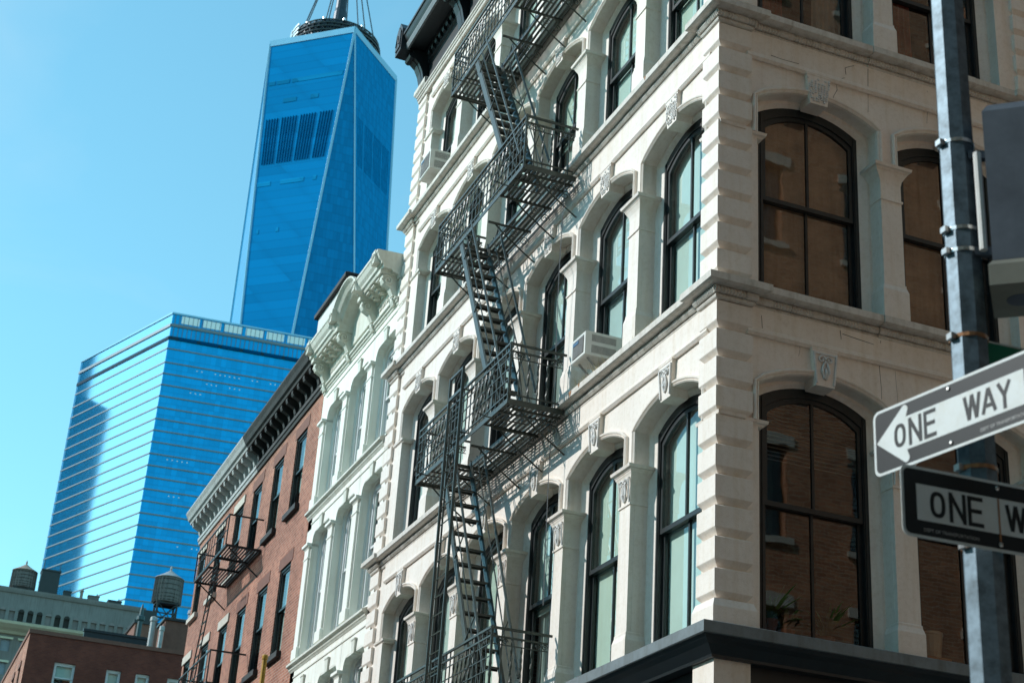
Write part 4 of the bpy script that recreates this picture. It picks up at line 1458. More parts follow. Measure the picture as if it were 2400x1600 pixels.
for a, b, mm in ((BX0 - .05, XS - .02, "grey_metal"), (XS, BX1, "soot")):
    c_ = wpart(MB().sweep(bcp, [(a, .02), (b, .02)]), "cornice", mm, BR)
    bmd = MB()
    bmd.prism_x([(.05, 16.3), (.12, 16.32), (.16, 16.45), (.34, 16.55), (.38, 16.62), (.38, 16.69), (.05, 16.69)], -.075, .075)
    bmd.tube([(-.085, .31, 16.6), (.085, .31, 16.6)], .06, 8)
    bmd = bmd.mesh("modillion", mm)
    n = int((b - a) / .52)
    for k in range(n):
        put(bmd, "modillion", c_, (a + .3 + (b - a - .5) * k / (n - 1), .02, 0), PI)

# whitewashed bulkhead on its roof
BH = thing("roof_bulkhead", "whitewashed rooftop bulkhead with dark coping behind the scrolled cornice", "bulkhead", (-20.5, .2, 16.3))
MB().box(-1.35, 1.32, 0, 2.4, 0, 2.75).build("wall", "white_wall", BH)
MB().box(1.321, 1.36, -.02, 2.4, 0, 2.75).build("painted_side_shade", "slate", BH)  # dark sheet that paints shade onto the white bulkhead's side
MB().stack([(-1.45, 1.42, -.1, 2.5, 2.752), (-1.45, 1.42, -.1, 2.5, 2.86), (-1.40, 1.38, -.05, 2.45, 2.90)]).build("coping", "soot", BH)

# its own small fire escape
F2 = thing("fire_escape", "small black iron fire escape on the red brick facade", "fire escape", (-26.3, 0, 9.6))
bx0, bx1, byf = -28.3, -24.3, -.92
for zp in (13.42, 9.88):
    pfm = MB()
    pfm.box(bx0, bx1, byf, byf + .03, zp - .05, zp + .03)
    pfm.box(bx0, bx1, -.03, -.0, zp - .05, zp + .03)
    for x in (bx0, bx1, -26.6, -25.6):
        pfm.box(x - .015, x + .015, byf, 0, zp - .05, zp + .01)
    pf = wpart(pfm, "platform", "iron_dark", F2)
    for k in range(11):
        y = byf + .07 + k * .08
        segs = [(bx0, bx1)] if y > -.45 else [(bx0, -26.6), (-25.6, bx1)]
        for a, b in segs:
            MB().box(a, b, y - .022, y + .022, zp - .012, zp).build("slat", "iron_dark", pf)
    rl = MB()
    rl.box(bx0, bx1, byf - .015, byf + .015, zp + .78, zp + .82)
    for x in (bx0, bx1):
        rl.box(x - .015, x + .015, byf, -.02, zp + .78, zp + .82)
        rl.bar((x, byf, zp), (x, byf, zp + .8), .03)
    rl.box(bx0, bx1, byf - .008, byf + .008, zp + .4, zp + .415)
    rail = wpart(rl, "railing", "iron_dark", F2)
    bb = MB().box(-.007, .007, -.007, .007, 0, .8).mesh("baluster", "iron_dark")
    for k in range(1, 12):
        put(bb, "baluster", rail, (bx0 + (bx1 - bx0) * k / 12, byf, zp))
    for x in (bx0 + .1, bx1 - .1):
        wpart(MB().bar((x, byf + .1, zp - .04), (x, .03, zp - .7), .03), "bracket", "iron_dark", F2)
l2 = MB()
for x in (-26.5, -25.95):
    l2.tube([(x + .2, byf + .15, 13.45), (x - .35, byf + .02, 9.9)], .02, 5)
lad2 = wpart(l2, "ladder", "iron_dark", F2)
for k in range(12):
    t = (k + .5) / 12
    x = -26.3 - .55 * t
    MB().tube([(x, byf + .15 - .13 * t, 13.45 - 3.55 * t), (x + .55, byf + .15 - .13 * t, 13.45 - 3.55 * t)], .018, 5).build("rung", "iron_dark", lad2)
l3 = MB()
for x in (-27.5, -27.0):
    l3.tube([(x, byf - .05, 9.9), (x, byf - .05, 5.5)], .018, 5)
lad3 = wpart(l3, "ladder", "iron_dark", F2)
for k in range(14):
    MB().tube([(-27.5, byf - .05, 5.7 + k * .3), (-27.0, byf - .05, 5.7 + k * .3)], .013, 5).build("rung", "iron_dark", lad3)

# roof antenna on the brick building
an = thing("roof_antenna", "thin dark rod antenna standing above the brick building's cornice", "antenna", (-22.6, 1.0, 16.3))
MB().tube([(0, 0, 0), (0, 0, 2.2), (-.05, 0, 3.6)], .02, 5, radii=[.025, .02, .01]).build("rod", "iron_dark", an)
MB().box(-.1, .1, -.1, .1, 0, .08).build("base", "iron_dark", an)

# ================================================================ GLASS TOWERS
# tall tapering tower: square base, top square turned by 45 degrees, eight tall triangles between
TC = Vector((-586.98, 120.13, 0))
TW_ = thing("tapered_glass_tower", "tall tapering blue glass skyscraper with mast and ring on top", "skyscraper", (TC.x, TC.y, 0))
hb = 30.5
BC = [Vector((sx * hb, sy * hb + 8.0, 57)) for sx, sy in ((1, -1), (1, 1), (-1, 1), (-1, -1))]
TT = [Vector((0, -30.1, 417)), Vector((28.4, 1.4, 417)), Vector((-.1, 30.1, 417)), Vector((-28.4, -1.4, 417))]
# base corner i lies between top corners i and i+1
for i in range(4):
    a, b, c = TT[i], TT[(i + 1) % 4], BC[i]
    c2 = BC[(i + 1) % 4]
    for tri in ((a, b, c), (c, c2, b)):
        n_ = (tri[1] - tri[0]).cross(tri[2] - tri[0])
        mid = sum(tri, Vector()) / 3
        if n_.dot(Vector((mid.x, mid.y - 4, 0))) < 0:
            tri = (tri[0], tri[2], tri[1])
        me = bpy.data.meshes.new("glass_face")
        me.from_pydata([tuple(q) for q in tri], [], [(0, 1, 2)])
        me.materials.append(MAT["tower"])
        put(me, "glass_face", TW_)
MB().box(-hb, hb, -hb + 8, hb + 8, 0, 57).build("podium", "tower", TW_)
MB().add([TT[0], TT[1], TT[2], TT[3]], [(0, 1, 2, 3)]).build("roof", "roof", TW_)
for i in range(4):
    MB().bar(TT[i], TT[(i + 1) % 4], .8, 3.2).build("parapet", "edge_steel", TW_)
    MB().bar(BC[i], TT[i], .7, .7).build("edge_trim", "edge_steel", TW_)
    MB().bar(BC[i], TT[(i + 1) % 4], .9, .9).build("edge_trim", "edge_steel", TW_)
# ventilation louvres of the plant floors
A, B_, Cc = TT[0], TT[1], BC[0]
n_f = (B_ - A).cross(Cc - A).normalized()
if n_f.dot(Vector((1, -1, 0))) < 0:
    n_f = -n_f


def face_pt(A, B_, Cc, s, z):
    t = (A.z - z) / (A.z - Cc.z)
    l, r = A + (Cc - A) * t, B_ + (Cc - B_) * t
    return l + (r - l) * s


for g0, cnt in ((.06, 5), (.27, 6), (.517, 6), (.77, 5)):
    for k in range(cnt):
        s = g0 + k * .036
        p = [face_pt(A, B_, Cc, s, 374.2), face_pt(A, B_, Cc, s + .009, 374.2), face_pt(A, B_, Cc, s + .008, 350.3), face_pt(A, B_, Cc, s, 350.3)]
        vs = [q + n_f * .05 for q in p] + [q + n_f * .4 for q in p]
        MB().add(vs, [(0, 1, 2, 3), (4, 5, 6, 7), (0, 1, 5, 4), (1, 2, 6, 5), (2, 3, 7, 6), (3, 0, 4, 7)]).build("louvre", "louvre", TW_)
for zt_, spans in ((394.0, ((.04, .12), (.14, .30), (.33, .96))), (383.5, ((.25, .42), (.60, .70))), (340.0, ((.03, .22), (.36, .70), (.83, .88))), (316.0, ((.1, .13), (.4, .44)))):
    for sa, sb in spans:
        p = [face_pt(A, B_, Cc, sa, zt_ + 1.1), face_pt(A, B_, Cc, sb, zt_ + 1.1), face_pt(A, B_, Cc, sb, zt_ - 1.1), face_pt(A, B_, Cc, sa, zt_ - 1.1)]
        vs = [q + n_f * .02 for q in p] + [q + n_f * .15 for q in p]
        MB().add(vs, [(0, 1, 2, 3), (4, 5, 6, 7), (0, 1, 5, 4), (1, 2, 6, 5), (2, 3, 7, 6), (3, 0, 4, 7)]).build("pale_pane_row", "tower_light", TW_)  # strips of panes in a paler glass
a2, b2, t2 = BC[0], BC[1], TT[1]
n2 = (b2 - a2).cross(t2 - a2).normalized()
if n2.x < 0:
    n2 = -n2
P2, Q2 = TT[1], TT[2]
n3 = (Q2 - P2).cross(BC[1] - P2).normalized()
if n3.dot(Vector((1, 1, 0))) < 0:
    n3 = -n3
for g0, cnt in ((.08, 4), (.27, 6), (.51, 6), (.75, 5)):
    for k in range(cnt):
        s = g0 + k * .036
        p = [face_pt(P2, Q2, BC[1], s, 374.2), face_pt(P2, Q2, BC[1], s + .007, 374.2), face_pt(P2, Q2, BC[1], s + .007, 350.3), face_pt(P2, Q2, BC[1], s, 350.3)]
        vs = [q + n3 * .02 for q in p] + [q + n3 * .1 for q in p]
        MB().add(vs, [(0, 1, 2, 3), (4, 5, 6, 7), (0, 1, 5, 4), (1, 2, 6, 5), (2, 3, 7, 6), (3, 0, 4, 7)]).build("louvre", "louvre_faint", TW_)
# communications ring and mast
rg = MB()
for z, r in ((418.5, 20.2), (420.5, 20.5), (422.5, 20.5), (424.5, 20.2), (426.6, 19.6)):
    rg.tube([(r * math.cos(a), r * math.sin(a), z) for a in [2 * PI * k / 40 for k in range(40)]], .4, 5, closed=True)
rg.lathe([(18.8, 416.5), (19.3, 418), (19.5, 424), (18.6, 426.8)], 40)
ring = rg.build("antenna_ring", "mast", TW_)
for k in range(40):
    a = 2 * PI * k / 40
    MB().bar((20.3 * math.cos(a), 20.3 * math.sin(a), 417.5), (19.4 * math.cos(a + .2), 19.4 * math.sin(a + .2), 427), .4).build("strut", "mast", ring)
    MB().bar((20.3 * math.cos(a), 20.3 * math.sin(a), 417.5), (19.4 * math.cos(a - .2), 19.4 * math.sin(a - .2), 427), .4).build("strut", "mast", ring)
for a0 in (-1.75, -1.45):
    for z in (419.0, 421.5, 423.6, 425.8):
        pts = [(20.9 * math.cos(a0 + t * .05), 20.9 * math.sin(a0 + t * .05), z + .2 * t) for t in range(6)]
        MB().tube(pts, .55, 5).build("bright_panel", "mast_bright", ring)
ma = MB()
ma.lathe([(3.6, 417), (3.4, 436), (3.0, 444), (2.6, 446), (2.2, 460), (1.6, 490), (1.2, 520), (.5, 541)], 14)
ma.build("mast", "mast", TW_)
for k in range(8):
    a = 2 * PI * k / 8 + .3
    MB().tube([(18.0 * math.cos(a), 18.0 * math.sin(a), 426.5), (2.0 * math.cos(a), 2.0 * math.sin(a), 492)], .28, 4).build("guy_cable", "mast", TW_)
for k in range(7):
    a = -2.6 + k * .5
    MB().lathe([(.1, 426.5), (.7, 427), (.7, 428.0), (.2, 428.6)], 8, (19.0 * math.cos(a), 18.3 * math.sin(a), 0)).build("dish", "mast_bright", TW_)

# flat topped glass block
P0, PL, P1 = Vector((-477.11, 53.43, 0)), Vector((-536.13, 31.31, 0)), Vector((-472.2, 113.0, 0))
PB = PL + (P1 - P0)
S7 = thing("glass_office_block", "flat topped pale blue glass office tower with horizontal steel bands", "skyscraper", (P0.x, P0.y, 0))
l7, r7, b7 = PL - P0, P1 - P0, PB - P0
c0 = Vector((0, 0, 0))
H7 = 226.0


def face7(a, b, z0, z1, out, name, mat):
    d = (b - a).normalized()
    n = Vector((d.y, -d.x, 0))
    mid = (a + b) / 2
    ctr = (l7 + r7) / 2
    if n.dot(mid - ctr) < 0:
        n = -n
    o0, o1 = n * out[0], n * out[1]
    vs = [a + o0, b + o0, b + o1, a + o1]
    return MB().add([(v.x, v.y, z0) for v in vs] + [(v.x, v.y, z1) for v in vs],
                    [(0, 1, 2, 3), (4, 5, 6, 7), (0, 1, 5, 4), (1, 2, 6, 5), (2, 3, 7, 6), (3, 0, 4, 7)]).build(name, mat, S7)


bands = [212.9] + [207.9 - 4.03 * k for k in range(26)]
for a, b in ((l7, c0), (c0, r7), (r7, b7), (b7, l7)):
    face7(a, b, 0, bands[-1] - .5, (-.5, 0), "glass_face", "tower_pale")
for a, b in ((l7, c0), (c0, r7)):
    zs = [226.0] + bands
    for z1, z0 in zip(zs[:-1], zs[1:]):
        face7(a, b, z0 + .0, z1 - .002, (-.5, 0), "glazing_strip", "tower_pale")
    for z in bands:
        face7(a, b, z - .22, z + .22, (-.4, .18), "spandrel_band", "spandrel")
    face7(a, b, 216.2, 217.4, (-.4, .25), "plant_louvre_band", "spandrel_dark")
    face7(a, b, 221.0, 222.0, (-.4, .35), "spandrel_band", "spandrel")
face7(r7, b7, bands[-1] - .5, 226, (-.5, 0), "glass_face", "tower_pale")
face7(b7, l7, bands[-1] - .5, 226, (-.5, 0), "glass_face", "tower_pale")
MB().add([(v.x, v.y, 225.0) for v in (c0, r7, b7, l7)], [(0, 1, 2, 3)]).build("roof", "roof", S7)
L7 = r7.length
d7 = r7.normalized()
for k in range(8):
    s0 = 3.2 + k * 7.2
    a, b = d7 * s0, d7 * min(s0 + 6.0, L7)
    face7(a, b, 222.6, 225.3, (-.3, .12), "roof_screen_panel", "screen")
    face7(a, b, 216.25, 217.35, (-.3, .45), "plant_louvre_panel", "louvre")
for k in range(40):
    a = d7 * (1 + k * 1.5)
    if k % 1 == 0 and a.length < L7 - 1:
        face7(a, a + d7 * .12, 217.5, 225.8, (-.3, .2), "mullion", "spandrel")
for a, b in ((l7, c0), (c0, r7)):
    face7(a, b, 225.6, 226.2, (-.5, .3), "parapet", "edge_steel")

r7_ = random.Random(5)
for row, n in ((1, 14), (2, 6), (3, 3), (9, 5), (12, 3), (16, 4), (19, 3)):
    zz = 207.9 - 4.03 * row + 2.6
    s0 = r7_.uniform(4, 12)
    for k in range(n):
        s0 += r7_.choice((1.6, 1.6, 1.6, 4.5))
        if s0 < L7 - 2:
            face7(d7 * s0, d7 * (s0 + .45), zz, zz + .3, (-.2, .03), "painted_light_dot", "screen")  # plain white chips painted for bright dots of light in the glass

# a darker tower out of sight to the left, mirrored in the block's left face
OT = thing("dark_office_tower", "dark glass office tower beyond the left edge of the view", "skyscraper", (-682, -82, 0))
MB().box(-37, 37, -20, 20, 0, 274).build("glass_shaft", "tower_side", OT)
MB().box(-37, 22, -20, 20, 274, 310).build("crown", "tower_side", OT)

# ================================================================ FAR STONE BUILDING WITH ROOF TANKS
SB = thing("stone_loft_building", "grey stone building with a row of small arched attic windows at the far left", "building", (-225, 10, 0))
sx = -225.0
ah = []
ys = [4.75 + 1.32 * k for k in range(15)]
st = MB()
wall_with_holes(st, -10, 25.2, 56.6, 61.3, 0, [(y - .42, y + .42, 57.15, 58.55) for y in ys], .6)
o = st.mesh("attic_wall", "stone")
put(o, "attic_wall", SB, (0, -10, 0), PI / 2)
for i, y in enumerate(ys):
    # half round head over each opening, glass behind
    hd = [(-.42, 58.55)] + [(-.42 * math.cos(PI * k / 8), 58.55 + .42 * math.sin(PI * k / 8)) for k in range(1, 8)] + [(.42, 58.55)]
    MB().prism(hd, -.05, .03).build("window_head", "room_dark" if 2 <= i <= 7 and i != 5 else "stone_pink", SB, (.0, y - 10, 0), PI / 2)
    MB().box(-.42, .42, .3, .34, 57.1, 58.6).build("window", "room_dark" if 2 <= i <= 7 and i != 5 else "stone_pink", SB, (0, y - 10, 0), PI / 2)
MB().sweep([(-.5, 61.2), (.2, 61.2), (.35, 61.6), (.4, 61.9), (-.5, 62.0)], [(0, -20), (0, 15.2)]).build("parapet", "stone", SB)
MB().sweep([(-.4, 55.0), (.5, 55.1), (.9, 55.4), (1.8, 55.7), (2.6, 56.1), (2.8, 56.45), (-.4, 56.65)], [(0, -20), (0, 10.0)]).build("main_cornice", "stone_pale", SB)
lw = []
for k in range(10):
    for z in (45.5, 49.2, 52.6):
        y = -17 + k * 2.6
        lw.append((y + 10 - .65, y + 10 + .65, z, z + 1.7))
o = wall_with_holes(MB(), -10, 25.2, 0, 55.0, 0, lw, .5).mesh("wall", "stone")
put(o, "wall", SB, (0, -10, 0), PI / 2)
for (a, b, c, d) in lw:
    MB().box(a, b, .3, .34, c, d).build("window", "trim_blue", SB, (0, -10, 0), PI / 2)
    MB().box(a - .3, b + .3, -.25, .1, d + .05, d + .35).build("window_hood", "stone_pale", SB, (0, -10, 0), PI / 2)
MB().box(-30, -.7, -20, 15.2, 0, 61.0).build("body", "stone", SB)


def water_tank(loc, r, h, leg, label, roofmat):
    t = thing("water_tank", label, "water tank", loc, 0, "wooden rooftop water tanks")
    tk = MB()
    n = 24
    tk.lathe([(r * .98, leg), (r * 1.0, leg + .05), (r * .97, leg + h)], n)
    tank = tk.build("tank", "wood", t)
    for k in range(n):
        a = 2 * PI * (k + .5) / n
        MB().bar((r * 1.0 * math.cos(a), r * 1.0 * math.sin(a), leg), (r * .975 * math.cos(a), r * .975 * math.sin(a), leg + h), .04, r * .22).build("stave", "wood", tank)
    for z in [leg + h * q for q in (.06, .18, .32, .5, .7, .9)]:
        rr = r * 1.025
        MB().tube([(rr * math.cos(2 * PI * k / 24), rr * math.sin(2 * PI * k / 24), z) for k in range(24)], .03, 4, closed=True).build("hoop", "iron_dark", tank)
    rf = MB().lathe([(r * 1.1, leg + h), (r * 1.1, leg + h + .06), (r * .5, leg + h + r * .38), (.12, leg + h + r * .68), (.10, leg + h + r * .78)], 24).build("roof", roofmat, t)
    MB().lathe([(.1, leg + h + r * .75), (.16, leg + h + r * .82), (.03, leg + h + r * 1.05)], 8).build("finial", roofmat, rf)
    fm = MB()
    q = r * .72
    for sx_ in (-1, 1):
        for sy_ in (-1, 1):
            MB().bar((sx_ * q, sy_ * q, 0), (sx_ * q, sy_ * q, leg - .2), .22).build("leg", "iron_dark", t)
    for a, b in (((-q, -q), (q, -q)), ((q, -q), (q, q)), ((q, q), (-q, q)), ((-q, q), (-q, -q))):
        fm.bar((a[0], a[1], leg * .05), (b[0], b[1], leg * .95), .09)
        fm.bar((b[0], b[1], leg * .05), (a[0], a[1], leg * .95), .09)
        fm.bar((a[0], a[1], leg * .5), (b[0], b[1], leg * .5), .14)
        fm.bar((a[0], a[1], leg - .12), (b[0], b[1], leg - .12), .3)
    fm.build("braces", "iron_dark", t)
    return t


water_tank((-229, 7.05, 62.0), 1.72, 2.6, 1.0, "wooden water tank with brown conical roof at the far left beside a dark chimney", "tank_roof")
water_tank((-180, 21.3, 48.6), 1.65, 3.1, 3.0, "grey wooden water tank on tall braced legs in front of the glass office block", "tank_roof_grey")
ch = thing("chimney_block", "dark square chimney block beside the brown roofed water tank", "chimney", (-228, 10.7, 60.8))
MB().stack([(-1.2, 1.2, -1.35, 1.35, 0), (-1.2, 1.2, -1.35, 1.35, 4.9), (-1.3, 1.3, -1.45, 1.45, 4.95), (-1.3, 1.3, -1.45, 1.45, 5.2)]).build("stack", "trim_blue" if False else "slate", ch)
for y in (-1.2, 1.2):
    MB().tube([(1.0, y, 5.2), (1.0, y, 6.4)], .06, 5).build("flue_pipe", "iron_dark", ch)

# rooftop that carries the grey tank
RT = thing("rooftop_building", "low dark roofed building under the grey water tank", "building", (-180, 22, 0))
MB().box(-12, 1.5, -4.2, 12, 0, 48.3).build("body", "brown", RT)
MB().box(-12.2, 1.7, -4.4, 12.2, 48.3, 48.7).build("parapet", "slate", RT)
MB().box(-1, 1.4, -3.6, -1.8, 48.7, 50.1).build("roof_hatch", "slate", RT)
MB().box(-1, 1.4, 3.0, 4.4, 48.7, 50.4).build("roof_hatch", "slate", RT)

fp = thing("finial_post", "dark green rooftop post with a pointed cap near the grey tank", "vent stack", (-100, 7.6, 18))
MB().lathe([(.17, 0), (.17, 11.5), (.30, 11.6), (.30, 11.85), (.16, 11.95), (.14, 12.3), (.03, 12.8)], 10).build("stack", "verdigris", fp)
vp = thing("row_building", "plain dark building behind the low brick roof", "building", (-100, 9, 0))
MB().box(-8, -.6, -5.6, 14, 0, 24.5).build("body", "brown", vp)
MB().box(-8.2, -.4, -5.8, 14.2, 24.5, 25.0).build("parapet", "slate", vp)
for k in range(6):
    MB().box(-.6, -.5, -4.6 + k * 1.6, -3.8 + k * 1.6, 22.4, 23.8).build("window", "louvre", vp)

# ================================================================ LOW BRICK BUILDING AT THE BOTTOM LEFT
LB = thing("low_brick_building", "low dark red brick building with white framed windows at the bottom left", "building", (-60, 0, 0))
wy = [(-1.38, -.44), (.98, 1.65), (2.33, 2.97), (3.81, 4.6), (6.2, 7.0), (8.6, 9.4)]
hl = []
for z0, z1 in ((15.9, 17.36), (12.4, 13.9), (8.9, 10.4), (5.4, 6.9)):
    hl += [(a + 2.7, b + 2.7, z0, z1) for a, b in wy]
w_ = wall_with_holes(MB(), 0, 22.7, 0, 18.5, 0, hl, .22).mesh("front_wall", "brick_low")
put(w_, "front_wall", LB, (0, -2.7, 0), PI / 2)
for a, b in wy:
    ms = rect_window_meshes(b - a, 1.46, "window_white", .1, .07)
    for z0 in (15.9, 12.4, 8.9, 5.4):
        put_window(ms, LB, (-.12, (a + b) / 2, z0), SIDF, "shade", .5, (b - a, 1.46))
hs = [(2.0 + 2.8 * k, 3.0 + 2.8 * k, z, z + 1.6) for k in range(5) for z in (15.7, 12.2, 8.7)]
w_ = wall_with_holes(MB(), 0, 16, 0, 18.5, 0, hs, .22).mesh("side_wall", "brick")
put(w_, "side_wall", LB, (-16, -2.7, 0), 0)
for (a, b, c, d) in hs:
    MB().box(a, b, .15, .2, c, d).build("window", "frame", LB, (-16, -2.7, 0))
    MB().box(a - .1, b + .1, -.05, .1, d, d + .25).build("lintel", "brown", LB, (-16, -2.7, 0))
MB().box(-15.7, -.5, -2.2, 20, 0, 18.1).build("body", "room_dark", LB)
MB().sweep([(-.3, 18.5), (.06, 18.5), (.06, 18.68), (-.3, 18.68)], [(-16, -2.7), (0, -2.7), (0, 20)]).build("coping", "brown", LB)
# things on its roof
for i, (y, w, h, mm, lab) in enumerate(((13.5, 1.1, .9, "slate", "small dark box on the stone building's roof beside the chimney block"), (15.6, .35, 1.3, "tank_roof", "slim orange brown vent on the stone building's roof"), (17.4, 1.6, .8, "wood", "low weathered box on the stone building's roof near its middle"), (20.6, 2.0, .55, "slate", "flat dark box on the stone building's roof near its right end"))):
    t = thing("roof_vent_box", lab, "vent box", (-226.5, y, 61.95), 0, "vent boxes on the stone roof")
    MB().stack([(-.6, .6, -w / 2, w / 2, 0), (-.6, .6, -w / 2, w / 2, h), (-.7, .7, -w / 2 - .08, w / 2 + .08, h + .02), (-.7, .7, -w / 2 - .08, w / 2 + .08, h + .14)]).build("box", mm, t)
    MB().tube([(0, w * .3, h + .14), (0, w * .3, h + .6)], .08, 6).build("pipe", "slate", t)
hut = thing("roof_hut", "grey brown mechanical hut on the low brick roof by the white flues", "hut", (-66.5, 4.9, 18.1))
MB().box(-1.0, 1.0, -.75, 1.6, 0, 3.3).build("wall", "brown", hut)
MB().box(-1.1, 1.1, -.85, 1.7, 3.3, 3.42).build("roof", "slate", hut)
for i, (x, y, h, r, lab) in enumerate(((-66, 3.62, 3.5, .15, "tall white flue pipe on the low brick roof, the tallest"), (-65.2, 3.98, 2.9, .11, "shorter white flue pipe next to the mechanical hut"), (-66.6, 5.6, 4.3, .18, "blue grey flue at the edge of the red brick facade"))):
    t = thing("flue_pipe", lab, "flue", (x, y, 18.1), 0, "flues on the low brick roof")
    MB().lathe([(r, 0), (r, h - .3), (r * 1.3, h - .25), (r * 1.2, h - .05), (r * .4, h)], 10).build("pipe", "grey_metal" if i < 2 else "trim_blue", t)
    MB().lathe([(r * 1.4, 0), (r * 1.4, .1), (r, .3)], 10).build("collar", "grey_metal", t)
rr_ = thing("roof_railing", "dark low roof railing with small bright knobs behind the low brick parapet", "railing", (-70, 2.4, 18.1))
MB().box(-.1, .1, -1.7, 1.9, 1.8, 3.15).build("panel", "slate", rr_)
MB().box(-.16, .16, -1.75, 1.95, 3.15, 3.28).build("top_rail", "slate", rr_)
for k in range(12):
    MB().lathe([(.03, 2.72), (.05, 2.76), (.05, 2.8), (.02, 2.84)], 6, (.16, -1.55 + k * .29, 0)).build("knob", "window_white", rr_)
for y in (-1.6, 0, 1.8):
    MB().bar((0, y, 0), (0, y, 1.85), .1).build("post", "slate", rr_)

# ================================================================ YELLOW POST
yp = thing("yellow_post", "yellow steel post with a flat cap in front of the brick facade at the bottom", "post", (-10.5, -2.55, 0))
MB().tube([(0, 0, 0), (0, 0, 7.46)], .04, 10).build("shaft", "yellow", yp)
MB().lathe([(.045, 7.45), (.05, 7.46), (.05, 7.51), (.04, 7.53)], 12).build("cap", "yellow", yp)
MB().lathe([(.14, 0), (.14, .03), (.06, .05)], 12).build("base_plate", "yellow", yp)

# ================================================================ SIGN POLE
PX, PY = 9.712, -4.040
SP = thing("sign_pole", "galvanized steel street pole with steel bands at the right", "pole", (PX, PY, 0))
n8 = 8
MB().lathe([(.098, 0), (.095, .4), (.087, 2.5), (.082, 5.0), (.075, 8.2)], n8).build("shaft", "steel", SP, rz=R(32.5))
MB().stack([(-.17, .17, -.17, .17, 0), (-.17, .17, -.17, .17, .08), (-.12, .12, -.12, .12, .5), (-.1, .1, -.1, .1, .52)]).build("base", "steel", SP)
for z in (5.62, 5.16, 5.05, 4.63, 4.02, 3.68):
    r = .087 - (z - 2.5) * .002 + .001
    b_ = MB().lathe([(r - .004, z - .009), (r, z - .009), (r, z + .009), (r - .004, z + .009)], 20).build("steel_band", "band" if z > 4.7 else "rust", SP)
    MB().box(-.018, .018, -r - .022, -r + .002, z - .014, z + .014).build("band_buckle", "band", b_)


# ---- lettering drawn as strokes (unit: cap height 1)
def stroke_letter(ch):
    S = {
        'N': [[(0, 0), (0, 1)], [(0, 1), (.56, 0)], [(.56, 0), (.56, 1)]],
        'E': [[(0, 0), (0, 1)], [(0, 1), (.5, 1)], [(0, .52), (.44, .52)], [(0, 0), (.5, 0)]],
        'W': [[(0, 1), (.19, 0)], [(.19, 0), (.38, 1)], [(.38, 1), (.57, 0)], [(.57, 0), (.76, 1)]],
        'A': [[(0, 0), (.31, 1)], [(.31, 1), (.62, 0)], [(.11, .3), (.51, .3)]],
        'Y': [[(0, 1), (.29, .46)], [(.58, 1), (.29, .46)], [(.29, .46), (.29, 0)]],
    }
    return S.get(ch)


def letter_mesh(ch, h, w, y0, y1):
    """one letter, lower left at the origin, in the XZ plane"""
    mb = MB()
    if ch == 'O':
        n = 28
        pts = []
        for k in range(n):
            a = 2 * PI * k / n
            c, s_ = math.cos(a), math.sin(a)
            e = .82
            pts.append((.34 + .32 * math.copysign(abs(c) ** e, c), .5 + .5 * math.copysign(abs(s_) ** e, s_)))
        vs, fs = [], []
        for (x, z) in pts:
            dx, dz = (x - .34) / .32, (z - .5) / .5
            for y in (y0, y1):
                vs.append((x * h, y, z * h))
                vs.append((x * h - dx * w, y, z * h - dz * w))
        for k in range(n):
            a, b = 4 * k, 4 * ((k + 1) % n)
            fs += [(a, a + 1, b + 1, b), (a + 2, b + 2, b + 3, a + 3), (a, b, b + 2, a + 2), (a + 1, a + 3, b + 3, b + 1)]
        mb.add(vs, fs)
    else:
        for i, (p, q) in enumerate(stroke_letter(ch)):
            dx, dz = (q[0] - p[0]) * h, (q[1] - p[1]) * h
            L = math.hypot(dx, dz)
            nx, nz = -dz / L * w / 2, dx / L * w / 2
            e = w / 2 if abs(dx) < 1e-6 or abs(dz) < 1e-6 else 0
            ex, ez = dx / L * e, dz / L * e
            P, Qq = (p[0] * h - ex, p[1] * h - ez), (q[0] * h + ex, q[1] * h + ez)
            poly = [(P[0] + nx, P[1] + nz), (Qq[0] + nx, Qq[1] + nz), (Qq[0] - nx, Qq[1] - nz), (P[0] - nx, P[1] - nz)]
            zmin, zmax = -w / 2, h + w / 2
            mb.prism([(x, min(max(z, zmin), zmax)) for x, z in poly], y0 - i * .00004, y1)
    return mb


def rounded_rect(w, h, r, n=5):
    pts = []
    for cx, cz, a0 in ((w / 2 - r, h / 2 - r, 0), (-w / 2 + r, h / 2 - r, 90), (-w / 2 + r, -h / 2 + r, 180), (w / 2 - r, -h / 2 + r, 270)):
        for k in range(n + 1):
            a = R(a0 + 90 * k / n)
            pts.append((cx + r * math.cos(a), cz + r * math.sin(a)))
    return pts


def small_text(body, size, parent, x, z, y, mat):
    cu = bpy.data.curves.new("lettering", 'FONT')
    cu.body = body
    cu.size = size
    cu.extrude = .0002
    cu.materials.append(MAT[mat])
    tmp = bpy.data.objects.new("lettering", cu)
    me = bpy.data.meshes.new_from_object(tmp)
    bpy.data.objects.remove(tmp)
    o = bpy.data.objects.new("lettering", me)
    COL.objects.link(o)
    o["kind"] = "stuff"
    o.parent = parent
    o.location = (x, y, z)
    o.rotation_euler = (PI / 2, 0, 0)
    return o


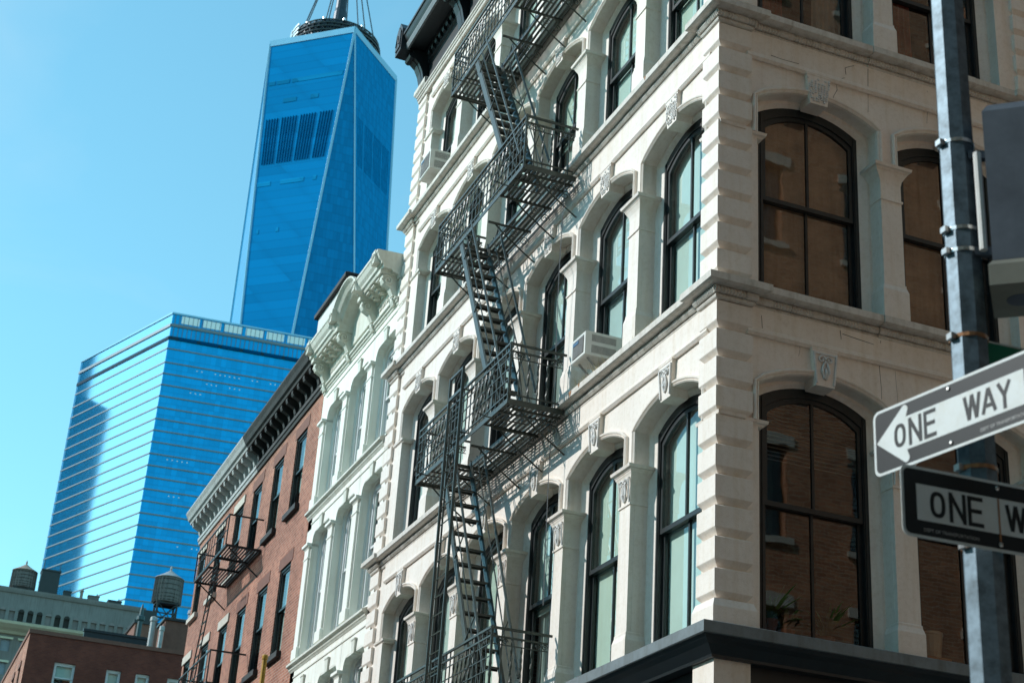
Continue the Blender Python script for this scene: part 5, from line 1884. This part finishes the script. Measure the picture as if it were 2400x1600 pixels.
def one_way(label, loc, heading, tilt, arrow):
    """front faces local -y; local +x runs to the reader's right"""
    t = thing("one_way_sign", label, "street sign", loc, heading, "one way signs on the pole")
    W_, H_ = .914, .305
    MB().prism(rounded_rect(W_, H_, .035), 0, .003).build("plate", "sign_white", t)
    MB().prism(rounded_rect(W_ - .026, H_ - .026, .026), -.0012, -.0002).build("black_field", "sign_black", t)
    if arrow:
        ar = MB()
        # shaft and rounded arrow head pointing to the reader's left
        ar.prism([(-.255, -.076), (.405, -.076), (.405, .076), (-.255, .076)], -.0024, -.0014)
        hp = [(-.437, 0)]
        for k in range(9):
            a = R(145 - 185 * k / 8)
            hp.append((-.262 + .020 * math.cos(a), .112 + .020 * math.sin(a)))
        hp = hp + [(-.2549, .0755)] + [(-.2549, -.0755)]
        for k in range(9):
            a = R(40 - 185 * k / 8)
            hp.append((-.262 + .020 * math.cos(a), -.112 + .020 * math.sin(a)))
        ar.prism(hp, -.00245, -.0013)
        ar.build("arrow", "sign_white", t)
        xs = dict(O=-.330, N=-.232, E=-.142, W=.085, A=.182, Y=.268)
        hh = .108
    else:
        MB().prism([(-.387, -.077), (.387, -.077), (.387, .077), (-.387, .077)], -.0024, -.0014).build("white_panel", "sign_white", t)
        xs = dict(O=-.328, N=-.228, E=-.140, W=.040, A=.138, Y=.225)
        hh = .112
    for c_, x in xs.items():
        letter_mesh(c_, hh, .0175, -.0036, -.0026).build("letter", "sign_black", t, (x, 0, -hh / 2))
    small_text("DEPT OF TRANSPORTATION", .020, t, .16 if arrow else -.36, -.122, -.0016, "grey_metal")
    for z in (.122, -.122):
        MB().lathe([(.010, 0), (.010, .003), (.006, .006)], 8).build("bolt", "band", t).matrix_local = Matrix.Translation((0, -.002, z)) @ Matrix.Rotation(PI / 2, 4, 'X')
    MB().box(-.02, .02, .003, .05, -.13, .13).build("mounting_bar", "band", t)
    if not arrow:
        MB().box(-.004, .004, -.0041, -.0037, -.11, .075).build("rust_streak", "rust", t)
    return t


# sign direction vectors measured from the street: first along the main street, second along the side street
h1 = math.atan2(math.cos(R(80.82)), math.sin(R(80.82)))
one_way("black ONE WAY street sign with a white arrow pointing left", (9.791, -4.223, 4.21), h1, 0, True)
h2 = math.atan2(math.cos(R(3.11)), math.sin(R(3.11)))
one_way("black ONE WAY street sign without a visible arrowhead, lower on the pole", (9.803, -4.020, 3.80), h2, 0, False)

# street name plate peeping out behind the upper sign
sn = thing("street_name_sign", "green street name plate with white border mostly hidden behind the upper sign", "street sign", (9.74, -3.66, 4.55), R(86))
MB().prism(rounded_rect(.62, .2, .02), 0, .003).build("plate", "sign_white", sn)
MB().prism(rounded_rect(.60, .18, .015), -.0015, -.0002).build("green_field", "sign_green", sn)
MB().box(-.33, -.30, -.01, .05, -.09, .09).build("mounting_bar", "band", sn)

# signal head seen from behind
sgt = thing("traffic_signal", "dark grey traffic signal housing seen from behind, mounted on the pole", "traffic signal", (9.89, -3.80, 4.92), R(49))
hb_ = MB()
wd_, dp_, hh_ = .34, .30, .86
hb_.stack([(-wd_ / 2 + .03, wd_ / 2 - .03, -dp_ / 2 + .03, dp_ / 2 - .03, 0), (-wd_ / 2, wd_ / 2, -dp_ / 2, dp_ / 2, .03), (-wd_ / 2, wd_ / 2, -dp_ / 2, dp_ / 2, hh_ - .06), (-wd_ / 2 + .025, wd_ / 2 - .025, -dp_ / 2 + .025, dp_ / 2 - .025, hh_ - .015), (-wd_ / 2 + .08, wd_ / 2 - .08, -dp_ / 2 + .08, dp_ / 2 - .08, hh_)])
hb_.build("housing", "housing", sgt)
hb2 = MB()
hb2.stack([(-wd_ / 2 - .02, wd_ / 2 + .02, -dp_ / 2 - .02, dp_ / 2 + .02, -.10), (-wd_ / 2 - .02, wd_ / 2 + .02, -dp_ / 2 - .02, dp_ / 2 + .02, .0), (-wd_ / 2, wd_ / 2, -dp_ / 2, dp_ / 2, .028)])
hb2.build("base_tray", "housing_in", sgt)
for x in (-.07, .09):
    MB().lathe([(.055, -.103), (.06, -.1002), (.03, -.1001)], 14, (x, 0, 0)).build("drain_plug", "housing", sgt)
for z in (.12, .62):
    MB().bar((-.165, -.05, z), (-.25, -.07, z), .035, .04).build("mounting_arm", "housing", sgt)
MB().tube([(-.205, -.12, .10), (-.205, -.12, .60)], .018, 8).build("conduit", "white_wall", sgt)

# ================================================================ BRICK BUILDING ACROSS THE SIDE STREET (mirrored in the side windows)
OB = thing("facing_brick_building", "sunlit orange brick building across the side street, beyond the right edge of the view", "building", (12.8, 18.4, 0))
hs = []
for k in range(12):
    for z in [5.2 + 3.6 * q for q in range(10)]:
        hs.append((1.2 + 2.9 * k, 2.4 + 2.9 * k, z, z + 2.1))
w_ = wall_with_holes(MB(), 0, 36, 0, 42, 0, hs, .25).mesh("wall", "brick_opp")
put(w_, "wall", OB, (0, 18, 0), -PI / 2)
for (a, b, c, d) in hs:
    MB().box(a, b, .15, .2, c, d).build("window", "glass_side", OB, (0, 18, 0), -PI / 2)
    if (int(a * 7 + c * 3) % 3):
        sh = MB()
        zz = d - .04 - (0 if int(a + c) % 2 else .7)
        while zz > c + .1:
            sh.box(a, b, .30, .33, zz - .05, zz)
            zz -= .1
        sh.box((a + b) / 2 - .03, (a + b) / 2 + .03, .28, .35, c, d)
        sh.build("shutter", "window_white", OB, (0, 18, 0), -PI / 2)
    else:
        MB().box(a, b, .6, .65, c, d).build("blind", "curtain", OB, (0, 18, 0), -PI / 2)
    MB().box(a - .15, b + .15, -.06, .1, d, d + .25).build("lintel", "limestone", OB, (0, 18, 0), -PI / 2)
    MB().box(a - .12, b + .12, -.1, .1, c - .14, c).build("sill", "limestone", OB, (0, 18, 0), -PI / 2)
MB().box(.66, 12, -18, 18, 0, 41.9).build("body", "room_dark", OB)
MB().sweep([(-.2, 41.6), (.2, 41.6), (.5, 42.0), (.5, 42.3), (-.2, 42.4)], [(0, 18), (0, -18)]).build("cornice", "soot", OB)

# ================================================================ BUILDINGS THAT CLOSE THE STREET BEHIND THE CAMERA
def plain_block(label, name, x0, x1, y0, y1, h, mat, face):
    t = thing(name, label, "building", ((x0 + x1) / 2, (y0 + y1) / 2, 0))
    lx, ly = (x1 - x0), (y1 - y0)
    span = lx if face == 'n' else ly
    n = int(span / 2.8)
    hs = [(1.0 + 2.8 * k, 2.2 + 2.8 * k, z, z + 2.0) for k in range(n) for z in [5 + 3.5 * q for q in range(int((h - 6) / 3.5))]]
    me = wall_with_holes(MB(), 0, span, 0, h, 0, hs, .25).mesh("wall", mat)
    L, rz = ((lx / 2, ly / 2, 0), PI) if face == 'n' else ((-lx / 2, ly / 2, 0), -PI / 2)
    put(me, "wall", t, L, rz)
    for (a, b, c, d) in hs:
        MB().box(a, b, .14, .2, c, d).build("window", "shade_blue", t, L, rz)
        MB().box(a - .1, b + .1, -.08, .1, c - .12, c).build("sill", "limestone", t, L, rz)
    e = .26
    MB().box(-lx / 2 + e, lx / 2 - e, -ly / 2, ly / 2 - e, 0, h - .05).build("body", "roof", t)
    MB().box(-lx / 2 - .1, lx / 2 + .1, -ly / 2 - .1, ly / 2 + .25, h, h + .5).build("cornice", "brown", t)


plain_block("plain red brick building across the main street, facing the white facade", "street_building", -60, -3.0, -34, -17.2, 15.5, "brick", 'n')
plain_block("tall orange brick building on the corner diagonally across from the white facade", "street_building", 13.2, 46, -40, -16.0, 42, "brick_opp", 'n')
plain_block("unseen orange brick block added at the east end of the street to cut skylight", "street_building", 50, 70, -18, 14, 52, "brick_opp", 'w')  # added out of view to keep eastern sky off the shaded face
